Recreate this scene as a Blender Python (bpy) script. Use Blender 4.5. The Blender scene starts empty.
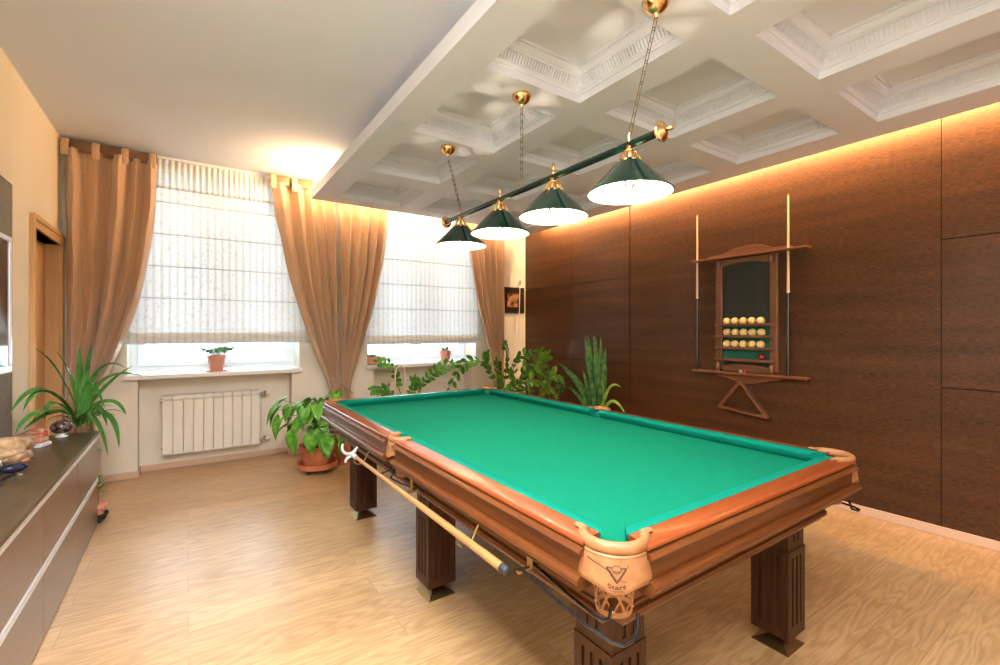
import bpy, math, random
from math import sin, cos, pi, radians
from mathutils import Vector, Matrix
R = random.Random(7)
S = bpy.context.scene
COL = S.collection

# ------------------------------------------------------------------ camera
cam_d = bpy.data.cameras.new('camera'); cam = bpy.data.objects.new('camera', cam_d); COL.objects.link(cam)
cam.location = (0, 0, 1.35); cam.rotation_euler = (radians(90), 0, radians(-34.33))
cam_d.sensor_width = 36; cam_d.lens = 456.5/1000*36; cam_d.shift_y = -0.0017; cam_d.clip_start = .05
S.camera = cam

# ------------------------------------------------------------------ world, exposure, lights
S.view_settings.view_transform = 'Standard'; S.view_settings.look = 'None'
S.view_settings.gamma = 1; S.view_settings.use_curve_mapping = False
S.view_settings.exposure = 1.22
SKY_STRENGTH = 6.0
w = bpy.data.worlds.new('world'); S.world = w; w.use_nodes = True
bg = w.node_tree.nodes['Background']; bg.inputs[0].default_value = (.76, .88, 1, 1); bg.inputs[1].default_value = SKY_STRENGTH

def area(name, loc, rot, sx, sy, power, color, portal=False, spread=180):
    l = bpy.data.lights.new(name, 'AREA'); l.shape = 'RECTANGLE'; l.size = sx; l.size_y = sy; l.energy = power; l.color = color
    l.spread = radians(spread)
    if portal: l.cycles.is_portal = True
    o = bpy.data.objects.new(name, l); COL.objects.link(o); o.location = loc; o.rotation_euler = rot
    return o
WARM = (1, .62, .30); WARMW = (1, .72, .45)
# daylight portals in the window openings (they give no light of their own, they only guide sky samples)
area('window_portal', (.27, 5.72, 1.86), (radians(-90), 0, 0), 1.46, 1.90, 1, (1, 1, 1), portal=True)
area('window_portal', (2.50, 5.72, 1.86), (radians(-90), 0, 0), 1.50, 1.90, 1, (1, 1, 1), portal=True)
# added fill light behind the camera, just inside the closed back blind
area('back_fill', (1.6, -1.80, 2.15), (radians(90), 0, 0), 4.1, .85, 9, (1, .97, .94))
# added fill light under the unlowered ceiling strip, above and behind the camera
area('ceiling_fill', (-.05, .3, 2.97), (0, 0, 0), .9, 2.6, 105, (.90, .95, 1), spread=150)
# led strips in the cove behind the edges of the lowered ceiling
area('cove_strip', (3.985, 1.70, 2.85), (0, radians(-60), 0), .03, 6.4, 120, WARM)
area('cove_strip', (2.45, 4.90, 2.84), (radians(130), 0, 0), 2.8, .03, 24, WARM)
area('cove_strip', (1.12, 4.72, 2.86), (0, radians(135), 0), .03, .30, 12, WARM)

# ------------------------------------------------------------------ mesh builder
def wloc(o):
    v = Vector((0, 0, 0))
    while o is not None: v += o.location; o = o.parent
    return v
class MB:
    def __init__(s): s.v = []; s.f = []
    def add(s, vs, fs):
        n = len(s.v); s.v += [tuple(v) for v in vs]; s.f += [tuple(i+n for i in f) for f in fs]; return s
    def box(s, x0, x1, y0, y1, z0, z1, m=None):
        vs = [Vector((x, y, z)) for z in (z0, z1) for y in (y0, y1) for x in (x0, x1)]
        if m is not None: vs = [m @ v for v in vs]
        return s.add(vs, [(0, 2, 3, 1), (4, 5, 7, 6), (0, 1, 5, 4), (2, 6, 7, 3), (0, 4, 6, 2), (1, 3, 7, 5)])
    def cyl(s, p0, p1, r0, r1=None, n=16, cap=True):
        return s.tube([p0, p1], [r0, r0 if r1 is None else r1], n, cap)
    def tube(s, path, r, n=8, cap=True, closed=False, flat=1.0, up=None):
        P = [Vector(p) for p in path]; m = len(P)
        rr = r if isinstance(r, (list, tuple)) else [r]*m
        T = []
        for i in range(m):
            a = P[(i-1) % m] if (closed or i > 0) else P[i]; b = P[(i+1) % m] if (closed or i < m-1) else P[i]
            T.append((b-a).normalized())
        ref = Vector(up) if up else (Vector((0, 0, 1)) if abs(T[0].z) < .9 else Vector((1, 0, 0)))
        N = (ref - T[0]*ref.dot(T[0])).normalized(); vs = []
        for i in range(m):
            N = (N - T[i]*N.dot(T[i]))
            N = N.normalized() if N.length > 1e-6 else T[i].orthogonal().normalized()
            B = T[i].cross(N)
            for k in range(n):
                a = 2*pi*k/n
                vs.append(P[i] + (N*cos(a) + B*sin(a)*flat)*rr[i])
        fs = []
        for i in range(m if closed else m-1):
            for k in range(n):
                a = i*n+k; b = i*n+(k+1) % n; j = ((i+1) % m)*n
                fs.append((a, b, j+(k+1) % n, j+k))
        if cap and not closed:
            fs.append(tuple(range(n))[::-1]); fs.append(tuple((m-1)*n+k for k in range(n)))
        return s.add(vs, fs)
    def lathe(s, prof, c, n=32, caps=True, m=None):
        c = Vector(c); vs = []
        for (r, z) in prof:
            for k in range(n):
                a = 2*pi*k/n; v = Vector((r*cos(a), r*sin(a), z))
                vs.append((m @ v if m is not None else v) + c)
        fs = []
        for i in range(len(prof)-1):
            for k in range(n):
                a = i*n+k; b = i*n+(k+1) % n
                fs.append((a, b, b+n, a+n))
        if caps:
            if prof[0][0] > 1e-5: fs.append(tuple(range(n))[::-1])
            if prof[-1][0] > 1e-5: fs.append(tuple((len(prof)-1)*n+k for k in range(n)))
        return s.add(vs, fs)
    def prism(s, poly, f, a, b):
        """poly of 2d points, f(u,v,w)->3d, extruded between w=a and w=b"""
        n = len(poly); vs = [f(u, v, a) for u, v in poly] + [f(u, v, b) for u, v in poly]
        fs = [tuple(range(n))[::-1], tuple(range(n, 2*n))] + [(i, (i+1) % n, n+(i+1) % n, n+i) for i in range(n)]
        return s.add(vs, fs)
    def sweep(s, prof, f, e0, e1):
        """closed profile (u,z); e0(u), e1(u) give the ends along the run; f(s,u,z)->3d"""
        n = len(prof); vs = [f(e0(u), u, z) for u, z in prof] + [f(e1(u), u, z) for u, z in prof]
        fs = [tuple(range(n))[::-1], tuple(range(n, 2*n))] + [(i, (i+1) % n, n+(i+1) % n, n+i) for i in range(n)]
        return s.add(vs, fs)
    def grid(s, f, nu, nv, thick=None):
        vs = [f(i/nu, j/nv) for j in range(nv+1) for i in range(nu+1)]
        fs = [(j*(nu+1)+i, j*(nu+1)+i+1, (j+1)*(nu+1)+i+1, (j+1)*(nu+1)+i) for j in range(nv) for i in range(nu)]
        return s.add(vs, fs)
    def build(s, name, mat, parent=None, loc=None, smooth=True, bevel=0, solid=0, ang=38, subdiv=0):
        base = Vector(loc) if loc is not None else (wloc(parent) if parent else Vector((0, 0, 0)))
        me = bpy.data.meshes.new(name); me.from_pydata([tuple(Vector(v)-base) for v in s.v], [], s.f); me.validate(); me.update()
        import bmesh
        bm = bmesh.new(); bm.from_mesh(me); bmesh.ops.recalc_face_normals(bm, faces=bm.faces); bm.to_mesh(me); bm.free()
        if smooth:
            me.shade_smooth(); me.set_sharp_from_angle(angle=radians(ang))
        o = bpy.data.objects.new(name, me); COL.objects.link(o); me.materials.append(mat)
        if parent: o.parent = parent; o.location = base - wloc(parent)
        else: o.location = base
        if solid: md = o.modifiers.new('solid', 'SOLIDIFY'); md.thickness = solid; md.offset = 0
        if bevel: md = o.modifiers.new('bevel', 'BEVEL'); md.width = bevel; md.segments = 2; md.limit_method = 'ANGLE'; md.angle_limit = radians(50)
        if subdiv: md = o.modifiers.new('sub', 'SUBSURF'); md.levels = subdiv; md.render_levels = subdiv
        return o
def tag(o, label=None, cat=None, group=None, kind=None):
    if label: o['label'] = label
    if cat: o['category'] = cat
    if group: o['group'] = group
    if kind: o['kind'] = kind
    return o
def thing(name, loc, label, cat, group=None):
    o = bpy.data.objects.new(name, None); COL.objects.link(o); o.location = loc; o.empty_display_size = .1
    return tag(o, label, cat, group)
def struct(o, label=None): return tag(o, label, None, None, 'structure')
def copy_tree(o, parent=None):
    c = o.copy(); COL.objects.link(c); c.parent = parent
    for ch in [x for x in COL.objects if x.parent == o]: copy_tree(ch, c)
    return c

# ------------------------------------------------------------------ materials
def M(name, color, rough=.5, metal=0, spec=.5, coat=0, trans=0, sheen=0, emit=None, estr=0):
    m = bpy.data.materials.new(name); m.use_nodes = True; b = m.node_tree.nodes['Principled BSDF']
    b.inputs['Base Color'].default_value = (*color, 1); b.inputs['Roughness'].default_value = rough
    b.inputs['Metallic'].default_value = metal; b.inputs['Specular IOR Level'].default_value = spec
    b.inputs['Coat Weight'].default_value = coat; b.inputs['Coat Roughness'].default_value = .08
    b.inputs['Sheen Weight'].default_value = sheen
    if emit: b.inputs['Emission Color'].default_value = (*emit, 1); b.inputs['Emission Strength'].default_value = estr
    return m
def noisy(m, c1, c2, scale=(1, 1, 1), s=8, detail=4, bump=0, lo=.3, hi=.7, dist=0, rvar=0):
    """vary base colour between c1 and c2 by stretched noise in object space"""
    nt = m.node_tree; N = nt.nodes; L = nt.links; b = N['Principled BSDF']
    tc = N.new('ShaderNodeTexCoord'); mp = N.new('ShaderNodeMapping'); mp.inputs['Scale'].default_value = scale
    L.new(tc.outputs['Object'], mp.inputs[0])
    n = N.new('ShaderNodeTexNoise'); n.inputs['Scale'].default_value = s; n.inputs['Detail'].default_value = detail; n.inputs['Distortion'].default_value = dist
    L.new(mp.outputs[0], n.inputs['Vector'])
    r = N.new('ShaderNodeValToRGB'); r.color_ramp.elements[0].position = lo; r.color_ramp.elements[1].position = hi
    r.color_ramp.elements[0].color = (*c1, 1); r.color_ramp.elements[1].color = (*c2, 1)
    L.new(n.outputs[0], r.inputs[0]); L.new(r.outputs[0], b.inputs['Base Color'])
    if bump:
        bp = N.new('ShaderNodeBump'); bp.inputs['Strength'].default_value = bump; bp.inputs['Distance'].default_value = .01
        L.new(n.outputs[0], bp.inputs['Height']); L.new(bp.outputs[0], b.inputs['Normal'])
    return m

MAT = {}
MAT['ceiling'] = M('ceiling_paint', (.73, .77, .86), .9, spec=.15)
MAT['coffer'] = M('coffer_paint', (.74, .78, .87), .8, spec=.2)
MAT['wall'] = noisy(M('cream_plaster', (.8, .68, .5), .75, spec=.2), (.87, .74, .55), (.93, .82, .65), (1, 1, .5), 2.2, 5, .05, .3, .75)
MAT['wall_win'] = noisy(M('pale_plaster', (.72, .64, .52), .75, spec=.2), (.76, .70, .59), (.86, .80, .70), (1, 1, 1), 3, 5, .05, .3, .75)
MAT['white'] = M('white_plastic', (.82, .82, .82), .35)
MAT['white_radiator'] = M('white_enamel', (.80, .76, .69), .3)
MAT['white_metal'] = M('white_painted_metal', (.8, .77, .72), .35)
MAT['base'] = M('baseboard_wood', (.62, .42, .29), .5)
MAT['door'] = noisy(M('light_oak_door', (.6, .33, .13), .45), (.66, .38, .16), (.78, .49, .24), (30, 30, 1.5), 3, 4)
MAT['chrome'] = M('chrome', (.8, .8, .8), .2, 1)
MAT['alu'] = M('brushed_aluminium', (.82, .82, .85), .38, .45)
MAT['brass'] = M('polished_brass', (.85, .53, .25), .16, 1)
MAT['antique'] = M('antique_brass', (.42, .31, .14), .32, 1)
MAT['chain'] = M('dark_brass_chain', (.20, .15, .07), .35, 1)
MAT['steel'] = M('nickel_steel', (.55, .5, .45), .25, 1)
MAT['black'] = M('black_metal', (.006, .006, .007), .25, 0)
MAT['rubber'] = M('black_rubber', (.015, .015, .015), .6)
MAT['cushion'] = M('green_cushion_cloth', (.002, .15, .10), .95, spec=.05)
MAT['liner'] = M('green_felt_lining', (.005, .16, .11), .9, spec=.1)
MAT['felt'] = noisy(M('green_felt', (.01, .36, .2), .95, spec=.05), (.002, .128, .070), (.0035, .160, .090), (1, 1, 1), 260, 2, .15)
RW = dict(c1=(.175, .030, .006), c2=(.27, .056, .011))
MAT['rail_y'] = noisy(M('red_rail_wood_along', (.4, .1, .03), .3, coat=1), RW['c1'], RW['c2'], (22, 1.2, 22), 2.5, 5, 0, .25, .8)
MAT['rail_x'] = noisy(M('red_rail_wood_across', (.4, .1, .03), .3, coat=1), RW['c1'], RW['c2'], (1.2, 22, 22), 2.5, 5, 0, .25, .8)
MAT['apron_y'] = noisy(M('brown_wood_along', (.2, .08, .03), .36, spec=.3, coat=.4), (.078, .020, .0038), (.135, .038, .0075), (25, 1.3, 25), 3, 5, 0, .3, .75)
MAT['apron_x'] = noisy(M('brown_wood_across', (.2, .08, .03), .36, spec=.3, coat=.4), (.078, .020, .0038), (.135, .038, .0075), (1.3, 25, 25), 3, 5, 0, .3, .75)
MAT['leg'] = noisy(M('dark_leg_wood', (.08, .03, .012), .45, spec=.22, coat=.06), (.028, .0095, .0035), (.062, .022, .008), (25, 25, 1.3), 3, 5, 0, .3, .75)
MAT['leather'] = noisy(M('tan_leather', (.6, .33, .14), .5), (.25, .098, .032), (.34, .150, .056), (1, 1, 1), 30, 4, .1)
MAT['leather_dark'] = M('burnt_print', (.045, .014, .005), .6)
MAT['curtain'] = noisy(M('tan_satin_curtain', (.5, .28, .15), .5, spec=.3, sheen=.5), (.54, .335, .195), (.64, .41, .25), (40, 40, 8), 4, 3, .03)
MAT['curtain_head'] = M('bronze_curtain_heading', (.22, .12, .06), .45, spec=.4, sheen=.3)
MAT['cab_top'] = noisy(M('dark_veneer_top', (.1, .07, .04), .38, spec=.35, coat=.1), (.055, .034, .015), (.100, .066, .032), (24, 1.3, 24), 3, 5, 0, .3, .75)
MAT['cab_front'] = noisy(M('brown_veneer_front', (.17, .1, .07), .3, coat=.3), (.13, .075, .05), (.19, .115, .078), (24, 1.3, 24), 3, 5, 0, .3, .75)
MAT['cab_dark'] = M('cabinet_shadow_gap', (.03, .015, .01), .5)
MAT['tvpanel'] = noisy(M('grey_weave_panel', (.2, .18, .15), .7), (.16, .145, .12), (.25, .225, .19), (4, 4, 60), 6, 3)
MAT['screen'] = M('black_glass_screen', (.012, .014, .02), .06, coat=.5)
MAT['shade_green'] = M('green_enamel', (.002, .022, .013), .16, .2, coat=.5)
MAT['shade_white'] = M('white_enamel_lining', (.9, .86, .78), .5)
MAT['bar_green'] = M('green_bar_enamel', (.002, .02, .012), .2, .2, coat=.5)
MAT['bulb'] = M('glowing_bulb', (1, .9, .8), .4, emit=(1, .80, .6), estr=40)
MAT['rack'] = noisy(M('reddish_rack_wood', (.2, .07, .03), .35, coat=.4), (.13, .045, .018), (.21, .08, .03), (20, 20, 1.5), 3, 4, 0, .3, .7)
MAT['rack_h'] = noisy(M('reddish_rack_wood_across', (.2, .07, .03), .35, coat=.4), (.13, .045, .018), (.21, .08, .03), (20, 1.5, 20), 3, 4, 0, .3, .7)
MAT['board'] = M('dark_felt_board', (.028, .03, .024), .8)
MAT['board_green'] = M('green_felt_board', (.008, .10, .065), .9)
MAT['ball'] = M('ivory_ball', (.84, .60, .24), .12, coat=.4)
MAT['ball_red'] = M('dark_red_ball', (.16, .01, .012), .1, coat=.5)
MAT['cue_light'] = M('maple_cue_shaft', (.76, .55, .30), .3, coat=.4)
MAT['cue_dark'] = M('black_cue_butt', (.012, .014, .018), .25, coat=.5)
MAT['rest_shaft'] = noisy(M('varnished_rest_shaft', (.5, .27, .1), .35, coat=.4), (.30, .14, .045), (.40, .21, .075), (30, 2, 30), 3, 3)
MAT['terra'] = noisy(M('terracotta_pot', (.55, .17, .07), .6), (.50, .14, .05), (.60, .20, .09), (1, 1, 1), 9, 3)
MAT['terra_pink'] = M('pink_plastic_pot', (.70, .30, .20), .5)
MAT['soil'] = noisy(M('potting_soil', (.03, .02, .012), .95), (.02, .012, .008), (.06, .038, .02), (1, 1, 1), 40, 4, .4)
MAT['white_pot'] = M('glazed_planter', (.45, .38, .30), .4)
def leafmat(name, c1, c2, s=6):
    m = noisy(M(name, c1, .36, spec=.45), c1, c2, (1, 1, 1), s, 2, 0, .35, .65)
    nt = m.node_tree; b = nt.nodes['Principled BSDF']; out = nt.nodes['Material Output']
    t = nt.nodes.new('ShaderNodeBsdfTranslucent'); mx = nt.nodes.new('ShaderNodeMixShader'); mx.inputs[0].default_value = .3
    src = b.inputs['Base Color'].links[0].from_socket
    nt.links.new(src, t.inputs[0]); nt.links.new(b.outputs[0], mx.inputs[1]); nt.links.new(t.outputs[0], mx.inputs[2]); nt.links.new(mx.outputs[0], out.inputs[0])
    return m
MAT['leaf_strap'] = leafmat('strap_leaf_green', (.05, .21, .03), (.15, .42, .08))
MAT['leaf_philo'] = leafmat('bright_heart_leaf_green', (.07, .30, .02), (.24, .55, .06), 14)
MAT['leaf_zz'] = leafmat('glossy_zz_green', (.05, .23, .02), (.17, .45, .05), 9)
MAT['leaf_zz_light'] = leafmat('young_zz_green', (.16, .38, .025), (.36, .58, .08), 9)
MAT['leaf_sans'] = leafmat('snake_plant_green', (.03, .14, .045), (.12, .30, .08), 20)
MAT['leaf_small'] = leafmat('small_plant_green', (.08, .26, .06), (.20, .42, .12))
MAT['rest_white'] = M('grey_white_plastic', (.50, .49, .47), .4)
MAT['stem'] = M('green_stem', (.13, .24, .05), .5)
MAT['trunk'] = M('brown_stem', (.20, .12, .06), .7)

def wood_wall():
    m = M('dark_horizontal_veneer', (.13, .05, .02), .5, spec=.28, coat=.14)
    nt = m.node_tree; N = nt.nodes; L = nt.links; b = N['Principled BSDF']
    tc = N.new('ShaderNodeTexCoord'); mp = N.new('ShaderNodeMapping'); mp.inputs['Scale'].default_value = (20, 16, 190)
    L.new(tc.outputs['Object'], mp.inputs[0])
    n1 = N.new('ShaderNodeTexNoise'); n1.inputs['Scale'].default_value = 1.6; n1.inputs['Detail'].default_value = 6; n1.inputs['Roughness'].default_value = .7
    L.new(mp.outputs[0], n1.inputs['Vector'])
    mp2 = N.new('ShaderNodeMapping'); mp2.inputs['Scale'].default_value = (3, .7, 9); L.new(tc.outputs['Object'], mp2.inputs[0])
    n2 = N.new('ShaderNodeTexNoise'); n2.inputs['Scale'].default_value = 1.2; n2.inputs['Detail'].default_value = 3; L.new(mp2.outputs[0], n2.inputs['Vector'])
    mx = N.new('ShaderNodeMix'); mx.data_type = 'FLOAT'; mx.inputs[0].default_value = .22
    L.new(n1.outputs[0], mx.inputs[2]); L.new(n2.outputs[0], mx.inputs[3])
    r = N.new('ShaderNodeValToRGB'); e = r.color_ramp.elements; e[0].position = .38; e[1].position = .62
    e[0].color = (.020, .0062, .0015, 1); e[1].color = (.115, .041, .0108, 1)
    L.new(mx.outputs[0], r.inputs[0]); L.new(r.outputs[0], b.inputs['Base Color'])
    return m
MAT['wood_wall'] = wood_wall()
MAT['joint'] = M('wall_joint_brown', (.035, .015, .007), .6)
def floor_mat():
    m = M('oak_plank_floor', (.5, .3, .14), .3, coat=.7)
    nt = m.node_tree; N = nt.nodes; L = nt.links; b = N['Principled BSDF']
    b.inputs['Coat Roughness'].default_value = .34; b.inputs['Roughness'].default_value = .42
    tc = N.new('ShaderNodeTexCoord')
    br = N.new('ShaderNodeTexBrick'); br.inputs['Scale'].default_value = 1; br.inputs['Brick Width'].default_value = 1.28; br.inputs['Row Height'].default_value = .19
    br.inputs['Mortar Size'].default_value = .0012; br.inputs['Color1'].default_value = (0, 0, 0, 1); br.inputs['Color2'].default_value = (1, 1, 1, 1); br.inputs['Mortar'].default_value = (.5, .5, .5, 1); br.offset = .37
    L.new(tc.outputs['Object'], br.inputs['Vector'])
    sp = N.new('ShaderNodeSeparateColor'); L.new(br.outputs[0], sp.inputs[0])
    # shift the grain plank by plank
    cmb = N.new('ShaderNodeCombineXYZ'); mu = N.new('ShaderNodeMath'); mu.operation = 'MULTIPLY'; mu.inputs[1].default_value = 9
    L.new(sp.outputs[0], mu.inputs[0]); L.new(mu.outputs[0], cmb.inputs[0]); L.new(mu.outputs[0], cmb.inputs[2])
    va = N.new('ShaderNodeVectorMath'); va.operation = 'ADD'; L.new(tc.outputs['Object'], va.inputs[0]); L.new(cmb.outputs[0], va.inputs[1])
    mp = N.new('ShaderNodeMapping'); mp.inputs['Scale'].default_value = (1.1, 7.5, 1); L.new(va.outputs[0], mp.inputs[0])
    n = N.new('ShaderNodeTexNoise'); n.inputs['Scale'].default_value = 1.15; n.inputs['Detail'].default_value = 2.2; n.inputs['Roughness'].default_value = .45; L.new(mp.outputs[0], n.inputs['Vector'])
    # contour rings of the noise = cathedral grain
    m1 = N.new('ShaderNodeMath'); m1.operation = 'MULTIPLY'; m1.inputs[1].default_value = 75; L.new(n.outputs[0], m1.inputs[0])
    m2 = N.new('ShaderNodeMath'); m2.operation = 'SINE'; L.new(m1.outputs[0], m2.inputs[0])
    mp3 = N.new('ShaderNodeMapping'); mp3.inputs['Scale'].default_value = (3, 60, 1); L.new(va.outputs[0], mp3.inputs[0])
    n3 = N.new('ShaderNodeTexNoise'); n3.inputs['Scale'].default_value = 2; n3.inputs['Detail'].default_value = 4; L.new(mp3.outputs[0], n3.inputs['Vector'])
    r1 = N.new('ShaderNodeMapRange'); r1.inputs[1].default_value = -1; r1.inputs[2].default_value = 1; r1.inputs[3].default_value = .80; r1.inputs[4].default_value = 1.0
    L.new(m2.outputs[0], r1.inputs[0])
    r3 = N.new('ShaderNodeMapRange'); r3.inputs[1].default_value = .3; r3.inputs[2].default_value = .7; r3.inputs[3].default_value = .80; r3.inputs[4].default_value = 1.1
    L.new(n3.outputs[0], r3.inputs[0])
    r4 = N.new('ShaderNodeMapRange'); r4.inputs[3].default_value = .88; r4.inputs[4].default_value = 1.08; L.new(sp.outputs[0], r4.inputs[0])
    pm = N.new('ShaderNodeMath'); pm.operation = 'MULTIPLY'; L.new(r1.outputs[0], pm.inputs[0]); L.new(r3.outputs[0], pm.inputs[1])
    pm2 = N.new('ShaderNodeMath'); pm2.operation = 'MULTIPLY'; L.new(pm.outputs[0], pm2.inputs[0]); L.new(r4.outputs[0], pm2.inputs[1])
    pm3 = N.new('ShaderNodeMath'); pm3.operation = 'MULTIPLY'; r5 = N.new('ShaderNodeMapRange'); r5.inputs[3].default_value = 1; r5.inputs[4].default_value = .55
    L.new(br.outputs['Fac'], r5.inputs[0]); L.new(pm2.outputs[0], pm3.inputs[0]); L.new(r5.outputs[0], pm3.inputs[1])
    cr = N.new('ShaderNodeValToRGB'); e = cr.color_ramp.elements; e[0].position = .45; e[1].position = 1.05
    e[0].color = (.26, .13, .045, 1); e[1].color = (.56, .345, .165, 1)
    L.new(pm3.outputs[0], cr.inputs[0]); L.new(cr.outputs[0], b.inputs['Base Color'])
    return m
MAT['floor'] = floor_mat()
MAT['seam'] = M('grey_green_seam', (.55, .56, .50), .8)
def blind_mat():
    m = bpy.data.materials.new('striped_sheer_blind'); m.use_nodes = True; nt = m.node_tree; N = nt.nodes; L = nt.links
    b = N['Principled BSDF']; b.inputs['Roughness'].default_value = .8; out = N['Material Output']
    tc = N.new('ShaderNodeTexCoord')
    wv = N.new('ShaderNodeTexWave'); wv.wave_type = 'BANDS'; wv.bands_direction = 'X'; wv.inputs['Scale'].default_value = 5.2; wv.inputs['Distortion'].default_value = .5; wv.inputs['Detail'].default_value = 1; wv.inputs['Detail Scale'].default_value = 3
    L.new(tc.outputs['Object'], wv.inputs[0])
    vo = N.new('ShaderNodeTexNoise'); vo.inputs['Scale'].default_value = 38; vo.inputs['Detail'].default_value = 1
    mp = N.new('ShaderNodeMapping'); mp.inputs['Scale'].default_value = (1, 1, .8); L.new(tc.outputs['Object'], mp.inputs[0]); L.new(mp.outputs[0], vo.inputs['Vector'])
    r = N.new('ShaderNodeValToRGB'); r.color_ramp.elements[0].position = .0; r.color_ramp.elements[1].position = .5
    r.color_ramp.elements[0].color = (.83, .84, .84, 1); r.color_ramp.elements[1].color = (.96, .97, .98, 1); L.new(wv.outputs['Fac'], r.inputs[0])
    r2 = N.new('ShaderNodeValToRGB'); r2.color_ramp.elements[0].position = .33; r2.color_ramp.elements[1].position = .42
    r2.color_ramp.elements[0].color = (.90, .89, .87, 1); r2.color_ramp.elements[1].color = (1, 1, 1, 1); L.new(vo.outputs[0], r2.inputs[0])
    mx = N.new('ShaderNodeMix'); mx.data_type = 'RGBA'; mx.blend_type = 'MULTIPLY'; mx.inputs[0].default_value = 1
    L.new(r.outputs[0], mx.inputs[6]); L.new(r2.outputs[0], mx.inputs[7])
    t = N.new('ShaderNodeBsdfTranslucent'); L.new(mx.outputs[2], t.inputs[0]); L.new(mx.outputs[2], b.inputs['Base Color'])
    ms = N.new('ShaderNodeMixShader'); ms.inputs[0].default_value = .30; L.new(b.outputs[0], ms.inputs[1]); L.new(t.outputs[0], ms.inputs[2])
    L.new(ms.outputs[0], out.inputs[0]); return m
MAT['blind'] = blind_mat()
def glass_mat():
    m = bpy.data.materials.new('clear_window_glass'); m.use_nodes = True; nt = m.node_tree; N = nt.nodes; L = nt.links
    out = N['Material Output']; N.remove(N['Principled BSDF'])
    t = N.new('ShaderNodeBsdfTransparent'); t.inputs[0].default_value = (.93, .96, .95, 1); g = N.new('ShaderNodeBsdfGlossy'); g.inputs['Roughness'].default_value = .02
    f = N.new('ShaderNodeFresnel'); f.inputs[0].default_value = 1.45; x = N.new('ShaderNodeMixShader')
    L.new(f.outputs[0], x.inputs[0]); L.new(t.outputs[0], x.inputs[1]); L.new(g.outputs[0], x.inputs[2]); L.new(x.outputs[0], out.inputs[0]); return m
MAT['glass'] = glass_mat()

# ------------------------------------------------------------------ room shell
XL, XR, YN, YP, YB, ZC = -.892, 4.10, 5.53, 5.345, -1.9, 2.985
YO = 5.78   # outer face of the window wall
struct(MB().box(XL-.2, XR+.2, YB-.2, YO, -.1, 0).build('floor', MAT['floor'], smooth=False))
struct(MB().box(XL-.2, XR+.2, YB-.2, YO, ZC, ZC+.12).build('ceiling', MAT['ceiling'], smooth=False))
# left wall with the doorway
D0, D1, DZ = 4.45, 5.26, 2.07
struct(MB().box(XL-.2, XL, YB-.2, D0, 0, ZC).box(XL-.2, XL, D0, D1, DZ, ZC).box(XL-.2, XL, D1, YO, 0, ZC).box(XL-.2, XL-.17, D0, D1, 0, DZ).build('wall_left', MAT['wall'], smooth=False))
# window wall: openings and niches
WIN = [(-.46, 1.0), (1.75, 3.25)]; NIC = [(-.385, .925), (1.83, 3.17)]; ZS0, ZW = .90, 2.83
m = MB()
xs = [XL, WIN[0][0], WIN[0][1], WIN[1][0], WIN[1][1], XR+.2]
for i in (0, 2, 4): m.box(xs[i], xs[i+1], YP, YO, 0, ZC)
for (a, b), (n0, n1) in zip(WIN, NIC):
    m.box(a, b, YP, YO, ZW, ZC); m.box(a, n0, YP, YO, 0, ZS0); m.box(n1, b, YP, YO, 0, ZS0); m.box(n0, n1, YN, YO, 0, ZS0)
struct(m.build('wall_front', MAT['wall_win'], smooth=False))
# back wall; its unseen window is made wide for fill light
struct(MB().box(XL-.2, -.5, YB-.2, YB, 0, ZC).box(3.7, XR+.2, YB-.2, YB, 0, ZC).box(-.5, 3.7, YB-.2, YB, 0, .45).box(-.5, 3.7, YB-.2, YB, 2.6, ZC).build('wall_back', MAT['wall'], smooth=False))
g3 = MB().box(-.5, 3.7, YB-.12, YB-.06, .45, .51).box(-.5, 3.7, YB-.12, YB-.06, 2.54, 2.6)
for x in (-.5, .88, 2.26, 3.64): g3.box(x, x+.06, YB-.12, YB-.06, .51, 2.54)
g3 = struct(g3.build('window_3', MAT['white'], smooth=False))
MB().box(-.44, 3.64, YB-.095, YB-.089, .51, 2.54).build('pane', MAT['glass'], g3, smooth=False)
MB().box(-.46, 3.66, YB-.04, YB-.036, .48, 2.57).build('added_blind', M('added_blind_cream', (.75, .62, .45), .8), g3, smooth=False)  # unseen blind, added to close the opening behind the fill light
# wood clad right wall: panels with open joints over a dark backing
m = MB().box(XR+.02, XR+.2, YB-.2, YP, 0, ZC)
struct(m.build('wall_right', MAT['joint'], smooth=False))
vj = [(YB, -.45), (-.45, .844), (.844, 2.06), (2.06, 3.42), (3.42, 4.36), (4.36, YP)]
wp = thing('wall_right_cladding', (XR, 1.7, 0), None, None); struct(wp)
for i, (a, b) in enumerate(vj):
    g0 = .0008 if i in (3,) else .0018; g1 = .0008 if i == 2 else (.012 if i == 3 else .0018)
    if i in (2, 3): rows = [(.055, ZC)]
    else: rows = [(.055, .975), (.975, 1.95), (1.95, ZC)]
    for z0, z1 in rows:
        MB().box(XR, XR+.022, a+g0, b-g1, z0+(.004 if z0 > .1 else 0), z1-(.004 if z1 < 2.9 else 0)).build('panel', MAT['wood_wall'], wp, smooth=False, bevel=.0015)
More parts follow.
